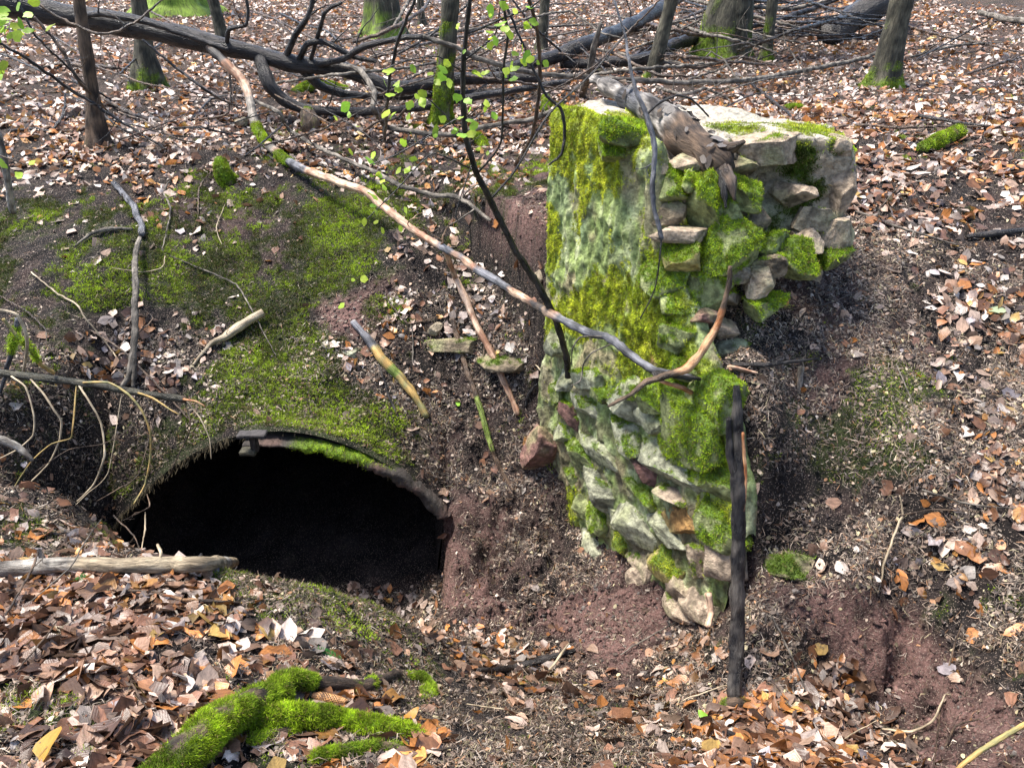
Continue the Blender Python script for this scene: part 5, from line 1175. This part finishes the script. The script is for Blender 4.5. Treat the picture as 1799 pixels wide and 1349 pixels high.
for i, (p, w_) in enumerate(TW):
    cx, cy = p[len(p)//2][:2]
    if cy < 500 and cx < 900: wh = 'on the upper mossy slope'
    elif cx < 560 and cy < 880: wh = 'on the mossy slope left of the arch'
    elif cx < 300 and cy < 980: wh = 'hanging before the dark left end of the arch'
    elif cx < 800 and cy >= 980: wh = 'on the near bank of leaves'
    elif cx < 1000 and cy < 900: wh = 'on the slope between arch and wall'
    elif cx < 1250: wh = 'in the ditch bottom and centre foreground'
    elif cy > 1050: wh = 'on the eroded bank at lower right'
    else: wh = 'on the bare soil slope right of the wall'
    B('loose_twig', 'thin loose twig ' + wh, 'twig', p, [w_*.7, w_, w_*.9, w_*.5], ('pale', 'brown', 'grey', 'brown')[i % 4], twigs=1 if i % 2 else 0, tl=(.06, .16), wob=.5, group='loose twigs ' + wh)
B('fallen_stick', 'dark wet stick in the leaves of the ditch bottom', 'stick', [(840, 1178, .03), (900, 1172, .03), (955, 1160, .03), (1010, 1142, .02)], [8, 13, 14, 8], 'dark')
B('fallen_stick', 'short pale stick standing on the red soil of the ditch', 'stick', [(965, 1176, .03), (985, 1150, .05), (1000, 1130, .07)], [4, 5, 3], 'pale')
B('fallen_stick', 'black flat stick among leaves at the bottom right of centre', 'stick', [(1270, 1288, .02), (1310, 1292, .03), (1350, 1296, .02)], [9, 12, 8], 'dark')
B('fallen_stick', 'red brown stick on the near bank just under the pale log', 'stick', [(185, 1036, .03), (260, 1038, .03), (320, 1052, .04), (380, 1056, .04), (420, 1058, .03)], [4, 5, 6, 6, 4], 'brown', two=[(.45, .7, 'orange')])
B('fallen_stick', 'dark crooked stick across leaves near the right edge of the picture', 'stick', [(1700, 415, .03), (1740, 412, .03), (1799, 405, .03)], [8, 12, 10], 'dark')
B('yellow_stem', 'bright yellow bent stem entering at the lower right corner', 'branch', [(1680, 1352, .12), (1720, 1320, .14), (1760, 1295, .16), (1820, 1262, .2)], [7, 9, 9, 9], 'yellow', wob=.08)
B('fallen_stick', 'pale root end sticking out of soil at the wall foot by the black post', 'root', [(1244, 1042, 0, 3.02), (1250, 1075, 0, 2.98), (1243, 1100, 0, 2.92)], [12, 12, 10], 'peel')
B('fallen_stick', 'short wood stub standing in the soil below the dark knobbly stick', 'root', [(1408, 645, .06), (1405, 670, .03), (1403, 692, .0)], [11, 10, 7], 'grey')

# ------------------------------------------------------------------ mossy roots in front
MR = tag(empty('mossy_root', hit(330, 1330, 0.02)), 'thick forked tree root covered in bright green moss in the near foreground', 'root')
def mossy(parts, root, moss_all=True):
    off = np.array(root.location); segs = []
    for k, (pts, wpx, nm, mo) in enumerate(parts):
        P = np.array([P3(p) for p in pts]); R = widths(P, wpx)*.80
        V, Fc, uv, *_ = tube_geo(P, R, 700+k+int(pts[0][0]), lump=.14, wob=.3, step=.012, seg=26)
        N = norm(fbm(V, 8, 2, 3)[:, None]*0 + V - V.mean(0))
        mw = smooth(.1, .4, mo*.62 + fbm(V, 14, 4, 90+k)*.75 - .22)
        c = bark_col(V, 'brown', k)*1.0; c = c + (np.array([.12, .21, .02])-c)*mw[:, None]
        mesh_np(nm, V-off, Fc, M_BARK, root, col=c, vec=uv)
        moss_on(root, V-off, Fc, mw, 120000, .0105, .0020, np.array([.33, .47, .02]), np.array([.12, .19, .015]), 4, spread=.55)
mossy([([(250, 1400, .02), (310, 1340, .05), (370, 1280, .07), (430, 1245, .08), (500, 1215, .07)], [76, 80, 74, 62, 50], 'root_stem', 1.),
       ([(430, 1262, .05), (490, 1205, .08), (520, 1192, .08), (552, 1196, .06)], [40, 44, 40, 30], 'root_fork', 1.),
       ([(420, 1260, .05), (500, 1250, .06), (580, 1256, .05), (650, 1268, .04), (710, 1280, .03), (760, 1292, .01)], [52, 46, 44, 40, 30, 14], 'root_fork', 1.),
       ([(545, 1197, .05), (600, 1200, .04), (650, 1202, .035), (700, 1186, .03)], [26, 28, 26, 20], 'root_fork', .25),
       ([(440, 1300, .02), (520, 1278, .02), (560, 1275, .02)], [22, 20, 14], 'root_fork', .9)], MR)
mr2 = tag(empty('mossy_root', hit(620, 1322, 0.02)), 'small separate mossy root low in the foreground right below the big forked root', 'root')
mossy([([(552, 1330, .02), (600, 1318, .02), (660, 1310, .015), (710, 1312, .01)], [22, 26, 20, 10], 'root_stem', 1.), ([(700, 1313, .01), (760, 1318, .01), (800, 1312, .02)], [8, 7, 4], 'bare_tip', -.5)], mr2)
mr3 = tag(empty('moss_cushion', hit(740, 1200, 0.0)), 'bright moss cushion on the bank just right of the forked mossy root', 'moss')
mossy([([(712, 1186, .0), (735, 1195, .0), (750, 1215, .0), (742, 1235, -.01)], [20, 40, 34, 16], 'cushion', 1.)], mr3)
mr4 = tag(empty('moss_cushion', hit(1225, 1240, 0.0)), 'small dark moss cushion at the foot of the black post', 'moss')
mossy([([(1270, 1240, .0), (1290, 1235, .01), (1310, 1240, .0)], [20, 34, 20], 'cushion', .9)], mr4)
def moss_log(label, pts, wpx, name='mossy_log', cat='log', am=.5):
    r = tag(empty(name, P3(pts[0])), label, cat); off = np.array(r.location)
    P = np.array([P3(p) for p in pts]); V, Fc, uv, *_ = tube_geo(P, widths(P, wpx), int(pts[0][0]), lump=.12, wob=.1, step=.02, seg=20)
    N_ = vnorm(V, Fc[0][:, :3]); mw = smooth(.15, .5, am+fbm(V, 12, 4, 4)*1.0+N_[:, 2]*.35); c = bark_col(V, 'brown', 3); c = c + (np.array([.13, .21, .02])-c)*mw[:, None]
    mesh_np('wood', V-off, Fc, M_BARK, r, col=c, vec=uv); moss_on(r, V-off, Fc, mw, 20000, .013, .005, G_BRIGHT*.9, G_MID)
moss_log('mossy rotten log piece lying on leaves at the upper right', [(1618, 262, .04), (1650, 248, .05), (1686, 232, .05)], [16, 26, 24])
moss_log('small cut mossy stump standing on the slope at upper left of centre', [(402, 322, -.02), (392, 305, .08), (385, 283, .14)], [42, 32, 20], 'mossy_stump', 'stump')
moss_log('dark sawn stump with mossy top below the fallen tree', [(548, 232, -.02), (545, 218, .06), (541, 200, .13)], [36, 34, 28], 'tree_stump', 'stump', -.1)
moss_log('small mossy lump on the leaves behind the wall right end', [(1378, 192, .0), (1393, 190, .03), (1410, 190, .0)], [10, 16, 10], 'moss_lump', 'moss')
moss_log('mossy knob at the foot of the sapling branch left of the wall', [(838, 238, .0), (846, 250, .04), (852, 262, .0)], [12, 20, 16], 'moss_lump', 'moss')
moss_log('mossy knob peeping up just left of the wall top', [(956, 196, .02), (960, 182, .06), (958, 170, .1)], [12, 18, 10], 'moss_lump', 'moss')
moss_log('yellow mossy boulder beneath the fallen tree forks', [(515, 166, .0), (545, 156, .04), (575, 153, .04), (610, 158, .0)], [14, 24, 24, 12], 'moss_lump', 'moss')

# ------------------------------------------------------------------ pine cone
def cone():
    p = hit(577, 1226, .03); o = tag(empty('spruce_cone', p), 'brown spruce cone lying between the forks of the mossy root', 'cone')
    off = np.array(p); ax = norm(world_from_px(604, 1232, p[1])-world_from_px(542, 1220, p[1])); L = .115; r0 = .018
    P = [p-ax*L*.5, p-ax*L*.2, p+ax*L*.2, p+ax*L*.5]
    V, Fc, uv, *_ = tube_geo(P, [r0*.5, r0*.9, r0*.85, r0*.3], 5, step=.006, seg=14, wob=0, lump=.02)
    mesh_np('cone_core', V-off, Fc, M_PEEL, o, col=np.tile([.12, .06, .03], (len(V), 1)), vec=uv)
    a = norm(np.cross(ax, [0, 0, 1])); b = np.cross(ax, a); VV = []; FF = []; CC = []
    k = 0
    for i in range(190):
        t = i/190; th = i*2.39996; rr = r0*(1-.75*(2*t-1)**4)*(1-.35*t)
        d = a*math.cos(th)+b*math.sin(th); s = np.cross(ax, d); q = p + ax*(t-.5)*L + d*rr*.8
        wv = .0062; l = .012
        VV += [q-s*wv, q+s*wv, q+ax*l*.6+d*.004+s*wv*.8, q+ax*l+d*.0055, q+ax*l*.6+d*.004-s*wv*.8]; FF.append([k, k+1, k+2, k+3, k+4]); k += 5
        c = np.array([.42, .22, .09])*random.uniform(.6, 1.2); CC += [c*.5, c*.5, c, c*1.15, c]
    mesh_np('scales', np.array(VV)-off, [np.array(FF)], M_DEBRIS, o, col=np.array(CC), smooth_on=False)
cone()

# ------------------------------------------------------------------ iron bracket on the arch
def bar(P, size, axes):
    s = np.array([[x, y, z] for x in (-.5, .5) for y in (-.5, .5) for z in (-.5, .5)])*np.array(size)
    Fq = np.array([[0, 1, 3, 2], [4, 6, 7, 5], [0, 4, 5, 1], [2, 3, 7, 6], [0, 2, 6, 4], [1, 5, 7, 3]])
    return s@axes + P, Fq
br_o = tag(empty('iron_bracket', world_from_px(442, 775, 4.02)), 'dark iron bracket standing on the crown of the arch rim', 'bracket')
import bmesh
def bevel_box(name, centre, size, parent, c):
    me = bpy.data.meshes.new(name); bm = bmesh.new(); bmesh.ops.create_cube(bm, size=1)
    for v in bm.verts: v.co = Vector((v.co.x*size[0], v.co.y*size[1], v.co.z*size[2]))
    bmesh.ops.bevel(bm, geom=bm.edges[:], offset=min(size)*.18, segments=2, affect='EDGES')
    bmesh.ops.subdivide_edges(bm, edges=bm.edges[:], cuts=2)
    V = np.array([v.co[:] for v in bm.verts]); bm.to_mesh(me); bm.free()
    V = V + fbm(V+centre, 40, 2, 3)[:, None]*.006
    me.vertices.foreach_set('co', V.astype(np.float32).ravel())
    a = me.attributes.new('col', 'FLOAT_COLOR', 'POINT'); cc = np.ones((len(V), 4)); cc[:, :3] = c; a.data.foreach_set('color', cc.astype(np.float32).ravel())
    o = link(name, me, parent, M_IRON); o.location = Vector(tuple(float(q) for q in (np.array(centre)-np.array(parent.location))))
    return o
bevel_box('web', world_from_px(447, 778, 4.02), (.045, .05, .12), br_o, (.03, .024, .02))
bevel_box('flange', world_from_px(443, 763, 4.0), (.17, .07, .022), br_o, (.045, .04, .04))
bevel_box('foot', world_from_px(437, 793, 4.0), (.10, .07, .03), br_o, (.05, .045, .03))

# ------------------------------------------------------------------ sapling with fresh leaves
sap, SP_, SR_ = B('leafy_sapling', 'dark slender sapling with fresh green leaves rising left of the wall', 'sapling',
  [(998, 662, 0, 4.28), (994, 620, 0, 4.25), (975, 560, 0, 4.2), (945, 500, 0, 4.2), (905, 440, 0, 4.15), (870, 370, 0, 4.1), (836, 300, 0, 4.0), (818, 240, 0, 3.95), (813, 170, 0, 3.9), (816, 90, 0, 3.85), (826, 0, 0, 3.8), (832, -60, 0, 3.8)],
  [12, 12, 12, 12, 12, 11, 10, 10, 9, 8, 6], 'dark', wob=.12, twigs=0,
  forks=[([(822, 62, 0, 3.82), (850, 48, 0, 3.8), (885, 32, 0, 3.75), (930, 15, 0, 3.7), (955, -5, 0, 3.7)], [4, 4, 3]),
         ([(815, 110, 0, 3.85), (870, 60, 0, 3.8), (880, 0, 0, 3.75)], [3, 3, 2]),
         ([(818, 200, 0, 3.92), (760, 235, 0, 3.8), (700, 270, 0, 3.7), (650, 290, 0, 3.65)], [3, 3, 2]),
         ([(816, 130, 0, 3.88), (770, 100, 0, 3.75), (720, 105, 0, 3.7), (680, 120, 0, 3.65)], [3, 2.5, 2]),
         ([(840, 310, 0, 4.0), (880, 250, 0, 3.9), (885, 120, 0, 3.8), (892, 60, 0, 3.75), (880, -20, 0, 3.7)], [4, 4, 5, 5]),
         ([(862, 350, 0, 4.08), (905, 300, 0, 4.1), (965, 200, 0, 4.2), (1040, 130, 0, 4.4), (1100, 60, 0, 4.5)], [4, 4, 4, 3]),
         ([(822, 250, 0, 3.95), (780, 200, 0, 3.85), (745, 170, 0, 3.75), (720, 190, 0, 3.7)], [3, 2, 2]),
         ([(830, 280, 0, 4.0), (800, 380, 0, 3.9), (825, 400, 0, 3.9), (828, 440, 0, 3.9)], [2.5, 2, 2]),
         ([(817, 210, 0, 3.92), (840, 190, 0, 3.85), (862, 178, 0, 3.8)], [2.5, 2, 2]),
         ([(835, 300, 0, 4.0), (760, 270, 0, 3.85), (700, 330, 0, 3.75), (645, 385, 0, 3.7)], [3, 2.5, 2])])
sap2, *_ = B('thin_stem', 'grey thin upright stem just left of the wall top corner', 'branch', [(905, 290, .02), (935, 240, 0, 5.6), (948, 150, 0, 5.4), (945, 60, 0, 5.2), (930, 0, 0, 5.0), (925, -40, 0, 5)], [7, 7, 7, 7, 8], 'brown', wob=.15, twigs=1)
sap3, *_ = B('thin_stem', 'knotty dark stem hanging down over the left top corner of the wall', 'branch', [(885, 0, 0, 4.3), (955, 160, 0, 4.3), (985, 190, 0, 4.3), (992, 220, 0, 4.3), (988, 270, 0, 4.28), (965, 290, 0, 4.3)], [4, 5, 6, 6, 5, 3], 'dark', wob=.3)
sap4, *_ = B('thin_stem', 'dark thin stem rising behind the mossy trunk left of the leafy sapling', 'branch', [(675, 250, .0), (680, 190, 0, 5.2), (685, 130, 0, 5.0), (700, 70, 0, 4.9), (725, 10, 0, 4.8), (735, -40, 0, 4.8)], [5, 6, 6, 6, 6], 'dark', wob=.3, twigs=2, tl=(.1, .3))
FL = [(683,125,1),(697,150,.8),(742,180,1),(742,165,.8),(725,240,1),(714,250,.8),(650,283,1),(655,345,1.1),(640,390,.8),(785,112,.9),(777,135,.9),(768,145,.8),(700,157,.8),(678,200,1),(690,203,.9),(765,230,1.1),(778,210,.7),(822,178,.9),(855,182,.9),(853,190,.7),(890,125,.9),(905,121,.8),(607,188,1),(613,202,.7),(720,185,.8),(826,212,.7),(840,262,.7),(833,222,1),(828,236,.9),(812,238,.9),(862,20,1),(880,42,1.1),(895,60,.9),(925,100,1),(918,85,.7),(905,95,.7),(870,72,.8),(850,85,.7),(815,45,.0),(840,130,.9),(852,128,.8),(640,490,1),(618,505,.0),(675,330,.7),(700,300,.7),(672,405,.6),(704,402,.6),(885,10,.9),(905,20,.8),(925,45,.8)]
def fresh_leaf(px, py, Y, sz, parent, seed):
    global rng
    keep = rng; rng = np.random.default_rng(seed)
    p = world_from_px(px, py, Y); L = np.array([.062*sz])
    v, f, c, u = leaves(p[None], np.array([[-.15, -.75, .55]]), L, np.array([.5]), 7, .5, np.array([[.33, .50, .045]])*rng.uniform(.6, 1.2)*np.array([rng.uniform(.8, 1.25), 1, 1]))
    mesh_np('leaf', v-np.array(parent.location), [f], M_FRESH, parent, col=c, vec=u); rng = keep
for i, (x, y, s) in enumerate(FL):
    if s > 0: fresh_leaf(x, y, 3.7, s*1.0, sap, 50+i)
rl = np.random.default_rng(12)
for i in range(60):
    x, y, s = FL[int(rl.integers(len(FL)))]
    fresh_leaf(x+rl.normal(0, 20), y+rl.normal(0, 18), 3.7+rl.normal(0, .08), rl.uniform(.4, .85), sap, 150+i)
sprout = tag(empty('leafy_sprout', world_from_px(10, 90, 5.0)), 'blurred bright green leafy sprays at the top left edge', 'sprout')
off = np.array(sprout.location)
rs = np.random.default_rng(3)
for st_ in (([(-60, 0, 0, 5.2), (-10, 40, 0, 5.1), (40, 62, 0, 5.0)], 3), ([(-60, 60, 0, 5.2), (-5, 115, 0, 5.0), (5, 130, 0, 5)], 3), ([(-40, 260, 0, 4.6), (20, 280, 0, 4.5), (45, 290, 0, 4.5)], 3)):
    P = np.array([P3(p) for p in st_[0]]); v, f, u = tube_geo(P, widths(P, [3, 2]), 3, seg=5)[:3]
    mesh_np('twig', v-off, f, M_WET, sprout, col=bark_col(v, 'brown', 2), vec=u)
for i in range(34):
    x, y = (rs.normal(15, 22), rs.normal(45, 16)) if i < 28 else (rs.normal(3, 5), rs.normal(125, 8))
    fresh_leaf(x, y, 5.0+rs.normal(0, .1), 1.2, sprout, 400+i)
for i, (x, y) in enumerate([(57, 286), (33, 308), (5, 288)]): fresh_leaf(x, y, 4.5, 1.3, sprout, 500+i)
def ground_leaf(label, px, py, sz, i, colr=(.26, .5, .05), nm='green_leaf'):
    p = hit(px, py, .035); global rng
    keep = rng; rng = np.random.default_rng(900+i)
    v, f, c, u = leaves(p[None]*1.0, np.array([[0, -.3, .9]]), np.array([sz]), np.array([.3]), 7, .7, np.array([colr]))
    o = mesh_np(nm, v-p, [f], M_FRESH, None, col=c, vec=u); o.location = tuple(p); rng = keep; tag(o, label, 'leaf')
ground_leaf('single fresh green leaf lying left of the foot of the black post', 1235, 1256, .06, 1)
ground_leaf('single fresh green leaf on the soil near the peeled fork end', 805, 708, .07, 2)
ground_leaf('pale green leaf lying on the brown leaves at the right slope', 1752, 545, .11, 3, (.42, .5, .3))
ground_leaf('ochre leaf curled upright beside the tip of the mossy root', 722, 1258, .085, 4, (.5, .24, .04), 'ochre_leaf')
ground_leaf('large ochre leaf lying flat at the lower left corner', 88, 1305, .12, 5, (.5, .29, .06), 'ochre_leaf')
# small fir sprigs
def sprig(label, px, py, ang, L, seed):
    p = hit(px, py, .03); o = tag(empty('fir_sprig', p), label, 'sprig'); r = np.random.default_rng(seed)
    ax = norm(np.array([math.cos(ang), math.sin(ang)*.6, .5])); s = norm(np.cross(ax, [0, -1, .4])); P = []; D = []
    v, f, u = tube_geo([p-ax*L*.5, p+ax*L*.5], [.0012, .0008], seed, seg=5, step=.01)[:3]
    mesh_np('stem', v-p, f, M_WET, o, col=np.tile([.15, .12, .05], (len(v), 1)), vec=u)
    n = 70; t = r.uniform(-.5, .5, n); sg = np.sign(r.normal(size=n)); d = norm(ax*.5 + s*sg[:, None] + r.normal(0, .15, (n, 3)))
    ln = .018*(1-1.2*np.maximum(t, 0)); A = p+ax*(t*L)[:, None]
    v, f, c = strips(A+d*(ln*.5)[:, None], d, np.tile([0, -.6, .8], (n, 1)), ln, np.full(n, .0025), np.tile([.07, .26, .06], (n, 1))*r.uniform(.7, 1.3, (n, 1)), np.zeros(n))
    mesh_np('needles', v-p, [f], M_MOSS, o, col=c, smooth_on=False)
sprig('tiny green fir sprig standing in the leaves below the pale log', 137, 1020, .9, .07, 1)
sprig('green fir sprig half under leaves above the forked mossy root', 580, 1148, 2.8, .11, 2)
